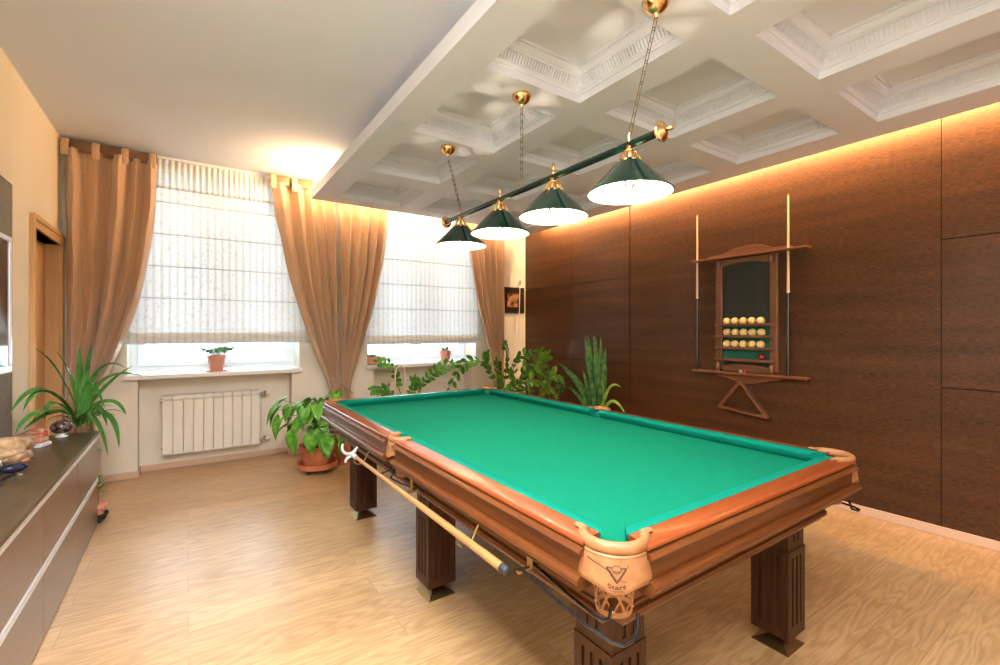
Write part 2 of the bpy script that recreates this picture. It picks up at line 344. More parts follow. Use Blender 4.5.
# baseboards
def bb(name, boxes):
    m = MB()
    for b in boxes: m.box(*b)
    struct(m.build(name, MAT['base'], smooth=False, bevel=.004))
H = .062
bb('baseboard_right', [(XR-.014, XR, YB, YP, 0, H)])
bb('baseboard_left', [(XL, XL+.014, YB, D0-.10, 0, H)])
bf = []
for i in (0, 2, 4):
    a = xs[i]; b = min(xs[i+1], XR-.014)
    a2 = a if i == 0 else NIC[i//2-1][1]; b2 = b if i == 4 else NIC[i//2][0]
    bf.append((a2 + (0 if i == 0 else .0), b2, YP-.014, YP, 0, H))
for n0, n1 in NIC: bf += [(n0, n1, YN-.014, YN, 0, H), (n0, n0+.014, YP, YN-.014, 0, H), (n1-.014, n1, YP, YN-.014, 0, H)]
bb('baseboard_front', bf)

# door in the left wall
dr = thing('door_1', (XL, 4.86, 0), None, None); struct(dr, 'light oak door in the left wall beside the curtain')
c = MB()
c.box(XL-.17, XL+.018, D0-.085, D0+.002, 0, DZ+.085).box(XL-.17, XL+.018, D1-.002, D1+.08, 0, DZ+.085).box(XL-.17, XL+.018, D0+.002, D1-.002, DZ, DZ+.085)
c.box(XL+.018, XL+.028, D0-.085, D1+.08, DZ+.055, DZ+.09).box(XL+.018, XL+.026, D0-.085, D0-.06, 0, DZ+.055)
c.build('door_casing', MAT['door'], dr, smooth=False, bevel=.003)
lf = MB().box(XL-.13, XL-.09, D0+.004, D1-.004, .005, DZ-.004).build('door_leaf', MAT['door'], dr, smooth=False, bevel=.002)
hd = MB().cyl((XL-.09, 4.55, 1.06), (XL-.04, 4.55, 1.06), .010).tube([(XL-.043, 4.55, 1.06), (XL-.043, 4.62, 1.062), (XL-.043, 4.67, 1.06)], .008)
hd.lathe([(.026, 0), (.026, .006), (.01, .008)], (XL-.09, 4.55, 1.06), 20, m=Matrix.Rotation(pi/2, 3, 'Y'))
hd.build('door_handle', MAT['chrome'], lf)

# ------------------------------------------------------------------ lowered coffered ceiling
ZS_, ZR = 2.70, 2.855
cols = [(1.255, 1.915), (2.135, 2.80), (3.015, 3.675)]
rows = [(-1.47, -.77), (-.56, .14), (.355, 1.06), (1.27, 1.97), (2.19, 2.885), (3.10, 3.79), (4.03, 4.74)]
X0s, X1s, Y0s, Y1s = 1.04, 3.955, YB, 4.94
m = MB()
xb = [X0s] + [v for c_ in cols for v in c_] + [X1s]; yb = [Y0s] + [v for r_ in rows for v in r_] + [Y1s]
for i in range(len(xb)-1):
    for j in range(len(yb)-1):
        if i % 2 == 1 and j % 2 == 1: continue
        a, b, c_, d = xb[i], xb[i+1], yb[j], yb[j+1]
        m.add([(a, c_, ZS_), (b, c_, ZS_), (b, d, ZS_), (a, d, ZS_)], [(0, 3, 2, 1)])
# outer lip and the box above
T = ZS_+.095
m.add([(X0s, Y0s, ZS_), (X0s, Y1s, ZS_), (X1s, Y1s, ZS_), (X1s, Y0s, ZS_), (X0s, Y0s, T), (X0s, Y1s, T), (X1s, Y1s, T), (X1s, Y0s, T)],
      [(0, 4, 5, 1), (1, 5, 6, 2), (2, 6, 7, 3)])
I0, I1, J1 = X0s+.14, X1s-.09, Y1s-.16
m.add([(X0s, Y0s, T), (X0s, Y1s, T), (X1s, Y1s, T), (X1s, Y0s, T), (I0, Y0s, T), (I0, J1, T), (I1, J1, T), (I1, Y0s, T)], [(0, 4, 5, 1), (1, 5, 6, 2), (2, 6, 7, 3)])
m.add([(I0, Y0s, T), (I0, J1, T), (I1, J1, T), (I1, Y0s, T), (I0, Y0s, ZC), (I0, J1, ZC), (I1, J1, ZC), (I1, Y0s, ZC)], [(0, 1, 5, 4), (1, 2, 6, 5), (2, 3, 7, 6)])
slab = struct(m.build('ceiling_coffered', MAT['coffer'], smooth=False))
prof = [(0, 0), (0, .042), (.010, .042), (.010, .050), (.016, .054), (.022, .056), (.026, .064), (.042, .090), (.050, .103), (.058, .103), (.058, .112), (.072, .116), (.082, .126), (.086, .140), (.098, .140), (.098, .155)]
for (a, b) in cols:
    for (c_, d) in rows:
        m = MB(); n = len(prof); vs = []
        for (o_, h) in prof:
            vs += [(a+o_, c_+o_, ZS_+h), (b-o_, c_+o_, ZS_+h), (b-o_, d-o_, ZS_+h), (a+o_, d-o_, ZS_+h)]
        fs = [(4*i+k, 4*i+(k+1) % 4, 4*(i+1)+(k+1) % 4, 4*(i+1)+k) for i in range(n-1) for k in range(4)]
        fs.append((4*n-4, 4*n-3, 4*n-2, 4*n-1)); m.add(vs, fs)
        # little upright ribs along the cove band
        for side in range(4):
            L_ = (b-a) if side % 2 == 0 else (d-c_); k = int((L_-.09)/.019)
            for q in range(k):
                t = .045 + (L_-.09)*(q+.5)/k
                pts = []
                for (o_, h) in ((.024, .066), (.033, .059), (.058, .098), (.048, .105)):
                    for e in (-.0045, .0045):
                        if side == 0: p = (a+t+e, c_+o_, ZS_+h)
                        elif side == 1: p = (b-o_, c_+t+e, ZS_+h)
                        elif side == 2: p = (b-t+e, d-o_, ZS_+h)
                        else: p = (a+o_, d-t+e, ZS_+h)
                        pts.append(p)
                # prism with cross-section 0,1 | 2,3 | 4,5 | 6,7
                q0 = pts
                m.add([q0[0], q0[1], q0[2], q0[3], q0[4], q0[5], q0[6], q0[7]], [(2, 3, 5, 4), (0, 2, 4, 6), (1, 7, 5, 3), (0, 1, 3, 2), (4, 5, 7, 6)])
        struct(m.build('coffer_moulding', MAT['coffer'], slab, smooth=False))

# ------------------------------------------------------------------ windows, sills, blinds
def window(n, a, b, lab):
    w_ = thing('window_%d' % n, ((a+b)/2, YO-.12, ZS0), None, None); struct(w_)
    y0, y1 = YO-.13, YO-.07; z0, z1 = .945, ZW
    f = MB(); t = .055
    f.box(a, b, y0, y1, z0, z0+t).box(a, b, y0, y1, z1-t, z1).box(a, a+t, y0, y1, z0+t, z1-t).box(b-t, b, y0, y1, z0+t, z1-t)
    mid = a+(b-a)*.5; f.box(mid-.03, mid+.03, y0, y1, z0+t, z1-t)
    f.build('window_frame', MAT['white'], w_, smooth=False, bevel=.004)
    for (p, q) in ((a+t, mid-.03), (mid+.03, b-t)):
        s_ = MB(); yy0, yy1 = y0-.012, y1-.006; u = .05
        s_.box(p, q, yy0, yy1, z0+t, z0+t+u).box(p, q, yy0, yy1, z1-t-u, z1-t).box(p, p+u, yy0, yy1, z0+t+u, z1-t-u).box(q-u, q, yy0, yy1, z0+t+u, z1-t-u)
        so = s_.build('sash', MAT['white'], w_, smooth=False, bevel=.004)
        MB().box(p+u-.004, q-u+.004, y0+.02, y0+.026, z0+t+u-.004, z1-t-u+.004).build('pane', MAT['glass'], so, smooth=False)
    MB().box(a, b, YP-.001, YO-.13, ZS0, .942).box(a-.025, b+.025, YP-.055, YP-.001, ZS0+.002, .942).build('window_sill', MAT['white'], w_, smooth=False, bevel=.006)
window(1, *WIN[0], ''); window(2, *WIN[1], '')

def blind(a, b, zb, lab):
    y = YP-.045; t = thing('roman_blind', ((a+b)/2, y, zb), lab, 'blind', 'striped roman blinds over the windows')
    zt = 2.955; seams = [zb+.13+.30*k for k in range(6)]
    zh = 2.70
    def f(u, v):
        x = a+(b-a)*u; z = zb+.05+(zh-zb-.05)*v
        k = 0
        for s_ in seams: k += math.exp(-((z-s_)/.012)**2)
        ph = ((z-seams[0]) / .30) % 1.0
        return (x, y + .006*k - .010*(1-ph)*0.5 + .0015*sin(x*23), z)
    MB().grid(f, 40, 220).build('blind_cloth', MAT['blind'], t, solid=.0015)
    # folded layers at the hem
    h = MB()
    for k in range(3):
        z0 = zb+.012*k; z1 = zb+.075+.016*k; yy = y-.012+.006*k
        h.grid(lambda u, v: (a+(b-a)*u, yy-.010*sin(pi*v)+.001*sin(u*60+k), z0+(z1-z0)*v), 40, 8)
    h.build('hem_folds', MAT['blind'], t, solid=.0015)
    r = MB()
    for s_ in seams[1:5]: r.box(a+.005, b-.005, y-.006, y-.001, s_-.003, s_+.003)
    r.build('seam_rods', MAT['seam'], t, smooth=False)
    n = int((b-a)/.045)
    def g(u, v):
        amp = .010*(.35+.65*sin(pi*min(1, v*1.0)))
        return (a-.01+(b-a+.02)*u, y-.010+amp*sin(u*n*2*pi+1.3*sin(u*9)), zh-.02+(zt-zh+.02)*v)
    MB().grid(g, n*8, 8).build('gathered_heading', MAT['blind'], t, solid=.002)
    MB().box(a-.01, b+.01, y+.014, y+.04, 2.86, 2.985).build('headrail', MAT['white'], t, smooth=False)
    return t
blind(-.56, 1.12, 1.225, 'cream striped roman blind on the left window above the white radiator')
blind(1.66, 3.28, 1.185, 'cream striped roman blind on the right window behind the coffered ceiling edge')

# ------------------------------------------------------------------ curtains
def lerp_path(pts, z):
    pts = sorted(pts, key=lambda p: -p[0])
    if z >= pts[0][0]: return pts[0][1]
    for (z0, x0), (z1, x1) in zip(pts, pts[1:]):
        if z1 <= z <= z0:
            t = (z0-z)/(z0-z1); return x0+(x1-x0)*t
    return pts[-1][1]
def smoothpath(pts, z):
    return sum(lerp_path(pts, z+d) for d in (-.12, -.06, 0, .06, .12))/5
def curtain(left, right, n, lab, seed, zt=2.93, y=5.205, amp0=.042, tabs=True, tie=None, tie_to=None, shift=0):
    rr = random.Random(seed); ph = [rr.uniform(-.5, .5) for _ in range(n+2)]
    loc = ((left[0][1]+right[0][1])/2, y, 0)
    t = thing('curtain', loc, lab, 'curtain', 'tan tab top curtains at the windows')
    zc_ = zt-.045
    def f(u, v):
        z = .012+(zc_-.012)*v
        xl = smoothpath(left, z); xr = smoothpath(right, z); wdt = xr-xl
        a = u*n*2*pi + 1.1*sin(u*6+seed) + .25*sin(z*2.1+u*5+seed)
        am = amp0*(1+.6*(1-v))*min(1, .45+wdt*.9)
        if tie and abs(z-tie) < .25: am *= .55+.45*abs(z-tie)/.25
        s = sin(a); s = s*(1.25-.25*s*s)
        yy = y + am*s*(1+.35*sin(u*11+seed*2)) + .012*sin(a*.5+seed*1.7)
        xx = xl+wdt*(u + .012*sin(2*a)) + .004*sin(z*9+u*31)
        return (xx, yy, z)
    MB().grid(f, n*14, 70).build('curtain_cloth', MAT['curtain'], t, solid=.003)
    if tabs:
        # dark heading strip behind the tabs and the folded-over tabs
        xl, xr = left[0][1], right[0][1]
        MB().grid(lambda u, v: (xl+(xr-xl)*u, y-.004+.012*sin(u*n*2*pi*.5+seed), zt-.07+.10*v), n*10, 3).build('heading_strip', MAT['curtain_head'], t, solid=.004)
        k = max(3, int(round((xr-xl)/.155)))
        for i in range(k):
            x = xl+.02+(xr-xl-.05)*i/(k-1)
            MB().tube([(x, y-.035, zt-.115), (x, y-.045, zt-.05), (x, y-.04, zt), (x, y-.015, zt+.025), (x, y+.02, zt+.015), (x, y+.02, zt-.05)], .026, 10, flat=.28, up=(1, 0, 0)).build('tab', MAT['curtain'], t)
    if tie:
        xl = smoothpath(left, tie); xr = smoothpath(right, tie); cx = (xl+xr)/2; rx = (xr-xl)/2+.014
        pts = [(cx+rx*cos(a), y+(.058)*sin(a), tie+.05*cos(a)*(1 if tie_to == 'R' else -1)) for a in [2*pi*i/28 for i in range(28)]]
        MB().tube(pts, .007, 6, closed=True).build('tieback_cord', MAT['antique_cord'] if 'antique_cord' in MAT else MAT['leather'], t)
    return t
MAT['antique_cord'] = M('gold_cord', (.45, .32, .12), .5)
ZT_ = 2.93
curtain([(ZT_, -.868), (0, -.84)], [(ZT_, -.235), (2.5, -.25), (2.0, -.30), (1.5, -.40), (1.2, -.49), (.8, -.66), (.6, -.66), (.0, -.62)], 5, 'tan curtain in the left corner beside the oak door', 1, tie=.72, tie_to='L')
curtain([(ZT_, .70), (2.6, .735), (2.1, .83), (1.6, .96), (1.2, 1.10), (.9, 1.22), (.68, 1.31), (.4, 1.25), (0, 1.22)], [(ZT_, 1.355), (2.0, 1.375), (1.0, 1.392), (.68, 1.40), (.4, 1.41), (0, 1.42)], 5, 'tan curtain at the right edge of the left window, gathered towards the pier', 2, tie=.70, tie_to='R')
curtain([(ZT_, 1.385), (2.0, 1.40), (1.0, 1.41), (.68, 1.415), (0, 1.435)], [(ZT_, 2.0), (2.6, 1.955), (2.1, 1.89), (1.6, 1.78), (1.2, 1.655), (.9, 1.56), (.68, 1.50), (.4, 1.55), (0, 1.58)], 5, 'tan curtain at the left edge of the right window, gathered towards the pier', 3, tie=.70, tie_to='L')
curtain([(ZT_, 3.0), (2.4, 3.07), (2.0, 3.14), (1.5, 3.26), (1.1, 3.38), (.8, 3.44), (0, 3.42)], [(ZT_, 3.62), (0, 3.60)], 5, 'tan curtain right of the right window beside the small picture', 4, tie=.95, tie_to='R')

# ------------------------------------------------------------------ radiators
def radiator(x0, lab):
    n = 10; sw = .083; t = thing('radiator', (x0+n*sw/2, 5.44, 0.15), lab, 'radiator', 'white sectional radiators under the windows')
    for i in range(n):
        a = x0+i*sw
        m = MB()
        m.box(a+.002, a+sw-.002, 5.40, 5.414, .16, .675).box(a+.012, a+sw-.012, 5.414, 5.485, .165, .70)
        m.prism([(5.40, .688), (5.40, .705), (5.412, .722), (5.43, .728), (5.48, .728), (5.48, .70), (5.414, .70)], lambda u, v, w_: (w_, u, v), a+.002, a+sw-.002)
        for k in range(3): m.box(a+.014+k*.020, a+.026+k*.020, 5.404, 5.42, .676, .688)
        m.build('radiator_section', MAT['white_radiator'], t, smooth=False, bevel=.003)
    for (za, zb_) in ((.152, .168), (.665, .70)): MB().box(x0+.01, x0+n*sw-.01, 5.43, 5.47, za, zb_).build('collector', MAT['white_radiator'], t, smooth=False)
    for z in (.20, .68):
        v = MB().cyl((x0+n*sw, 5.445, z), (x0+n*sw+.05, 5.445, z), .012).cyl((x0+n*sw+.012, 5.445, z), (x0+n*sw+.03, 5.445, z), .019, n=6)
        v.cyl((x0+n*sw+.05, 5.445, z-.012), (x0+n*sw+.05, 5.445, z+.03), .014, n=12).tube([(x0+n*sw+.05, 5.445, z), (x0+n*sw+.05, 5.528, z)], .009)
        vv = v.build('valve', MAT['steel'], t)
        MB().cyl((x0+n*sw+.055, 5.445, z), (x0+n*sw+.10, 5.445, z), .016, .013, 14).build('valve_knob', MAT['white_metal'], vv)
        MB().cyl((x0-.012, 5.445, z), (x0+.002, 5.445, z), .02, n=6).build('end_plug', MAT['steel'], t)
    for bx in (x0+.15, x0+.65): MB().box(bx, bx+.02, 5.47, 5.53, .62, .66).build('wall_bracket', MAT['steel'], t, smooth=False)
    return t
radiator(-.205, 'white ten section radiator under the left window')
radiator(2.05, 'white radiator under the right window behind the billiard table')

# ------------------------------------------------------------------ billiard table
TX0, TX1, TY0, TY1, TZ = .885, 2.265, .785, 3.505, .825     # cloth / wood line
CX_, CY_ = (TX0+TX1)/2, (TY0+TY1)/2
BZ = .778
tb = thing('billiard_table', (CX_, CY_, 0), 'large wooden billiard table with green cloth and six tan leather pockets', 'billiard table')
NW = .046   # cushion width
PC = [(TX0+.018, TY0+.018, -135), (TX1-.018, TY0+.018, -45), (TX0+.018, TY1-.018, 135), (TX1-.018, TY1-.018, 45), (TX0-.012, CY_, 180), (TX1+.012, CY_, 0)]
# bed with pocket notches
out = []
def notch(cx, cy, a0, a1, r):
    for k in range(9):
        a = radians(a0+(a1-a0)*k/8); out.append((cx+r*cos(a), cy+r*sin(a)))
e = .02
# walk counter-clockwise starting on the near edge
out += [(TX0+.09, TY0-e), (TX1-.09, TY0-e)]; notch(TX1-.005, TY0+.005, 200, 70, .052)
out += [(TX1+e, TY0+.09), (TX1+e, CY_-.06)]; notch(TX1+.01, CY_, 270, 90, .045)
out += [(TX1+e, CY_+.06), (TX1+e, TY1-.09)]; notch(TX1-.005, TY1-.005, 290, 160, .052)
out += [(TX1-.09, TY1+e), (TX0+.09, TY1+e)]; notch(TX0+.005, TY1-.005, 20, -110, .052)
out += [(TX0-e, TY1-.09), (TX0-e, CY_+.06)]; notch(TX0-.01, CY_, 90, -90, .045)
out += [(TX0-e, CY_-.06), (TX0-e, TY0+.09)]; notch(TX0+.005, TY0+.005, 110, -20, .052)
MB().prism(out, lambda u, v, w_: (u, v, w_), BZ-.045, BZ).build('bed_cloth', MAT['felt'], tb, smooth=False)
# rails and cushions: u = outward offset from the cloth line
rprof = [(0, .811), (0, TZ), (.060, TZ), (.068, .8225), (.071, .817), (.070, .8125), (.064, .811)]
mprof = [(0, .790), (0, .811), (.060, .811), (.060, .8085), (.068, .807), (.079, .803), (.085, .798), (.083, .793), (.072, .790)]
cprof = [(0.0, BZ+.001), (0.0, TZ+.0005), (-.012, TZ+.002), (-.030, TZ+.0005), (-.042, TZ-.004), (-.046, TZ-.011), (-.044, TZ-.018), (-.030, BZ+.006), (-.026, BZ+.001)]
pprof = [(.035, .738), (.035, .790), (.066, .790), (.068, .738)]
lprof = [(.03, .700), (.03, .738), (.074, .738), (.083, .7365), (.090, .732), (.0935, .725), (.091, .7175), (.085, .715), (.086, .708), (.080, .702), (.060, .700)]
lower = [(-.035, .560), (-.035, .700), (.018, .700), (.018, .622), (.024, .617), (.024, .607), (.034, .602), (.036, .590), (.030, .580), (.018, .575), (.012, .560)]
runs = [  # origin, direction, outward, length, cut0, cut1 (corner 'c' or middle 'm'), axis
    ((TX0, TY0), (1, 0), (0, -1), TX1-TX0, 'c', 'c', 'x'), ((TX1, TY1), (-1, 0), (0, 1), TX1-TX0, 'c', 'c', 'x'),
    ((TX0, CY_), (0, -1), (-1, 0), CY_-TY0, 'm', 'c', 'y'), ((TX0, TY1), (0, -1), (-1, 0), CY_-TY0, 'c', 'm', 'y'),
    ((TX1, TY0), (0, 1), (1, 0), CY_-TY0, 'c', 'm', 'y'), ((TX1, CY_), (0, 1), (1, 0), CY_-TY0, 'm', 'c', 'y')]
for (o_, d, q, L_, c0, c1, ax) in runs:
    def f(s, u, z, o_=o_, d=d, q=q): return (o_[0]+d[0]*s+q[0]*u, o_[1]+d[1]*s+q[1]*u, z)
    def cutw(k):   # wood: position of end as function of u
        return (lambda u: .052+.0*u) if k == 'm' else (lambda u: .052-.15*max(0, u))
    def cutc(k):   # cushion end; nose is at u=-.046
        return (lambda u: .036+(-u)*.10) if k == 'm' else (lambda u: .046+(-u)*1.0)
    mt = MAT['rail_'+ax]; ma = MAT['apron_'+ax]
    MB().sweep(rprof, f, cutw(c0), lambda u, k=c1: L_-cutw(k)(u)).build('rail', mt, tb, ang=50)
    MB().sweep(mprof, f, cutw(c0), lambda u, k=c1: L_-cutw(k)(u)).build('rail_moulding', ma, tb, ang=50)
    MB().sweep(cprof, f, cutc(c0), lambda u, k=c1: L_-cutc(k)(u)).build('cushion', MAT['cushion'], tb, ang=50)
    p = MB().sweep(pprof, f, lambda u, k=c0: cutw(k)(u)+.006, lambda u, k=c1: L_-cutw(k)(u)-.006).build('side_panel', ma, tb, smooth=False)
    MB().sweep(lprof, f, lambda u, k=c0: cutw(k)(u)-.0, lambda u, k=c1: L_-cutw(k)(u)+.0).build('side_moulding', ma, p, ang=50)
for (o_, d, q, L_, ax) in [((TX0, TY0), (1, 0), (0, -1), TX1-TX0, 'x'), ((TX1, TY1), (-1, 0), (0, 1), TX1-TX0, 'x'), ((TX0, TY1), (0, -1), (-1, 0), TY1-TY0, 'y'), ((TX1, TY0), (0, 1), (1, 0), TY1-TY0, 'y')]:
    def f(s, u, z, o_=o_, d=d, q=q): return (o_[0]+d[0]*s+q[0]*u, o_[1]+d[1]*s+q[1]*u, z)
    MB().sweep([(u-.05, z) for u, z in lower], f, lambda u: .075-u*0, lambda u: L_-.075).build('apron', MAT['apron_'+ax], tb, ang=40)
MB().box(TX0+.06, TX1-.06, TY0+.06, TY1-.06, .70, .732).build('bed_frame', MAT['leg'], tb, smooth=False)
# legs
def leg(cx, cy):
    h = .076; m = MB()
    def ring(r, z): return [(cx-r, cy-r, z), (cx+r, cy-r, z), (cx+r, cy+r, z), (cx-r, cy+r, z)]
    # core
    m.box(cx-h+.008, cx+h-.008, cy-h+.008, cy+h-.008, .066, .69)
    # outer skin built from strips leaving flutes: lower part 3 flutes, upper part 2
    for (z0, z1, nf, hh) in ((.064, .43, 3, h), (.43, .69, 2, h-.004)):
        fz0 = z0+.045 if z0 < .1 else z0+.03; fz1 = z1-.03 if z0 < .1 else z1
        for side in range(4):
            rot = Matrix.Translation((cx, cy, 0)) @ Matrix.Rotation(side*pi/2, 4, 'Z')
            y0, y1 = -hh, -hh+.012
            ee = hh if side % 2 == 0 else hh-.012
            m.box(-ee, ee, y0, y1, z0, fz0, rot)
            if fz1 < z1: m.box(-ee, ee, y0, y1, fz1, z1, rot)
            fw = .015; pitch = .036; xs_ = [-(nf-1)/2*pitch+k*pitch for k in range(nf)]
            edges = [-ee]+[v for x_ in xs_ for v in (x_-fw/2, x_+fw/2)]+[ee]
            for k in range(0, len(edges), 2): m.box(edges[k], edges[k+1], y0, y1, fz0, fz1, rot)
    o = m.build('leg', MAT['leg'], tb, smooth=False)
    p = MB(); b_ = .075
    p.add([(cx-b_, cy-b_, 0), (cx+b_, cy-b_, 0), (cx+b_, cy+b_, 0), (cx-b_, cy+b_, 0), (cx-b_, cy-b_, .004), (cx+b_, cy-b_, .004), (cx+b_, cy+b_, .004), (cx-b_, cy+b_, .004),
           (cx-.012, cy-.012, .042), (cx+.012, cy-.012, .042), (cx+.012, cy+.012, .042), (cx-.012, cy+.012, .042)],
          [(0, 3, 2, 1), (0, 1, 5, 4), (1, 2, 6, 5), (2, 3, 7, 6), (3, 0, 4, 7), (4, 5, 9, 8), (5, 6, 10, 9), (6, 7, 11, 10), (7, 4, 8, 11), (8, 9, 10, 11)])
    tag(p.build('foot_plate', MAT['antique'], o, smooth=False), 'brass pyramid foot plate')
    MB().cyl((cx, cy, .04), (cx, cy, .068), .011).build('levelling_bolt', MAT['steel'], o)
for cx in (1.06, 2.12):
    for cy in (.96, 2.145, 3.33): leg(cx, cy)
# pockets
def pocket(cx, cy, deg, corner):
    A = radians(deg); r0 = .078 if corner else .060; span = 100 if corner else 92
    px, py = (cx+.012*cos(A)*-1, cy+.012*sin(A)*-1) if corner else (cx+.008*cos(A)*-1, cy)
    def pt(a, r, z): return (px+r*cos(A+a), py+r*sin(A+a), z)
    arc = [pt(radians(-span+2*span*k/22), r0, TZ-.004) for k in range(23)]
    # ears resting on the rails
    def ear(s):
        b0 = Vector(pt(radians(span*s), r0, TZ+.005))
        ax = radians(deg+ (135 if corner else 90)*s) 
        return b0, Vector((cos(ax), sin(ax), 0))
    pk = MB().tube(arc, .0165, 12, flat=.85, up=(0, 0, 1)).build('pocket_iron', MAT['leather'], tb)
    for s in (-1, 1):
        b0, dv = ear(s); e0 = b0 - dv*.012; e1 = b0 + dv*(.030 if corner else .028)
        MB().tube([e0, e0.lerp(e1, .35), e0.lerp(e1, .8), e1], [.004, .005, .005, .003], 10, flat=2.3, up=(0, 0, 1)).build('pocket_ear', MAT['leather'], pk)
    for_ = pk
    # leather shield, curved round the pocket
    zt = TZ-.016
    def fs(u, v):
        k = 2*u-1; sp = (66 if corner else 56); rr = r0+.010+.012*(v**.7)
        drop = .068+.022*math.exp(-(k/.40)**2)+.010*abs(k)**3 if corner else .055+.02*math.exp(-(k/.5)**2)
        bulge = 1+.16*sin(pi*min(1, v*1.15))
        return pt(radians(sp*k*bulge*(.92+.08*v)), rr, zt-drop*v*(1.0))
    sh = MB().grid(fs, 40, 14).build('pocket_shield', MAT['leather'], pk, solid=.003)
    # stitching along the shield border
    stm = MB()
    if corner:
        for i in range(46):
            u = .04+.92*i/45; p = Vector(fs(u, .90)); o2 = Vector((p.x-px, p.y-py, 0)).normalized()*.0022
            stm.cyl(p+o2-Vector((0, 0, .0012)), p+o2+Vector((0, 0, .0012)), .0007, n=5)
            p = Vector(fs(u, .07)); stm.cyl(p+o2-Vector((0, 0, .0012)), p+o2+Vector((0, 0, .0012)), .0007, n=5)
        for uu in (.05, .95):
            for i in range(12):
                p = Vector(fs(uu, .1+.8*i/11)); o2 = Vector((p.x-px, p.y-py, 0)).normalized()*.0022
                stm.cyl(p+o2-Vector((0, 0, .0012)), p+o2+Vector((0, 0, .0012)), .0007, n=5)
        stm.build('stitching', MAT['leather_dark'], sh)
    # cloth lining behind
    MB().grid(lambda u, v: pt(radians(-95+190*u), r0-.012, TZ-.02-.078*v), 24, 2).build('pocket_lining', MAT['liner'], pk, solid=.003)
    # leather lattice net
    nt_ = MB(); zn0, zn1 = TZ-.075, TZ-.188; R0, R1 = r0-.018, r0-.034
    for k in range(9):
        for sg in (-1, 1):
            path = []
            for i in range(7):
                t = i/6; ph = 2*pi*k/9 + sg*t*radians(62)
                rr = R0+(R1-R0)*t; path.append((px+.4*rr*0+rr*cos(ph), py+rr*sin(ph), zn0+(zn1-zn0)*t))
            nt_.tube(path, .0036, 6, flat=.5, up=(0, 0, 1))
    nt_.lathe([(R1+.0015, zn1-.006), (R1+.0035, zn1), (R1+.0015, zn1+.008), (R1-.001, zn1)], (px, py, 0), 24, caps=False)
    nt_.lathe([(R0+.0015, zn0-.004), (R0+.0035, zn0), (R0+.0015, zn0+.006), (R0-.001, zn0)], (px, py, 0), 24, caps=False)
    nt_.build('pocket_net', MAT['leather'], pk)
    for k in range(9):
        rv = MB()
        ph = 2*pi*(k+.5)/9; c1 = Vector((px+R1*cos(ph), py+R1*sin(ph), zn1+.012)); c2 = Vector((px+(R1+.006)*cos(ph), py+(R1+.006)*sin(ph), zn1+.012)); rv.cyl(c1, c2, .003, n=8).build('rivet', MAT['steel'], pk)
    return px, py, r0, fs, sh, pk
shield0 = None
for i, (cx, cy, dg) in enumerate(PC):
    r_ = pocket(cx, cy, dg, i < 4)
    if i == 0: shield0 = r_
# ball rails: pairs of black rods leading from each pocket along the long side
def ball_rack(px, py, sy, sx):
    bx_ = px - sx*.012 if abs(py-CY_) < .01 else px - sx*.018*-1*-1
    def q(u, v, z): return (px+sx*u, py+sy*v, z)
    a = MB().tube([q(.100, .27, .655), q(.099, .12, .638), q(.099, .0, .631), q(.094, -.075, .628), q(.078, -.098, .627), q(.050, -.102, .630), q(.022, -.092, .640), q(.012, -.085, .672)], .0045, 8)
    o = a.build('ball_rail', MAT['black'], tb)
    a = MB().tube([q(.052, .27, .655), q(.054, .12, .638), q(.056, .01, .631), q(.052, -.012, .630), q(.040, -.020, .634), q(.032, -.020, .665)], .0045, 8)
    o2 = a.build('ball_rail', MAT['black'], tb)
    b = MB().box(*sorted((q(.110, 0, 0)[0], q(.030, 0, 0)[0])), *sorted((py+sy*.262, py+sy*.276)), .640, .650)
    b.box(*sorted((q(.066, 0, 0)[0], q(.060, 0, 0)[0])), *sorted((py+sy*.257, py+sy*.281)), .646, .704)
    b.build('rail_bracket', MAT['antique'], o, smooth=False, bevel=.0015)
for (px, py, sy, sx) in ((PC[0][0]+.0, PC[0][1]+.0, 1, -1), (PC[1][0]-.085, PC[1][1], 1, 1), (PC[2][0], PC[2][1], -1, -1), (PC[3][0]-.085, PC[3][1], -1, 1), (PC[4][0], PC[4][1], -1, -1), (PC[5][0], PC[5][1], -1, 1)):
    ball_rack(px, py, sy, sx)
# hooks for the rest under the left moulding
hk = []
for yy in (1.30, 2.42):
    hm = MB().tube([(.80, yy, .702), (.788, yy, .68), (.775, yy, .655), (.755, yy, .642), (.735, yy, .646), (.722, yy, .662)], .0035, 8)
    hm.build('rest_hook', MAT['antique'], tb)
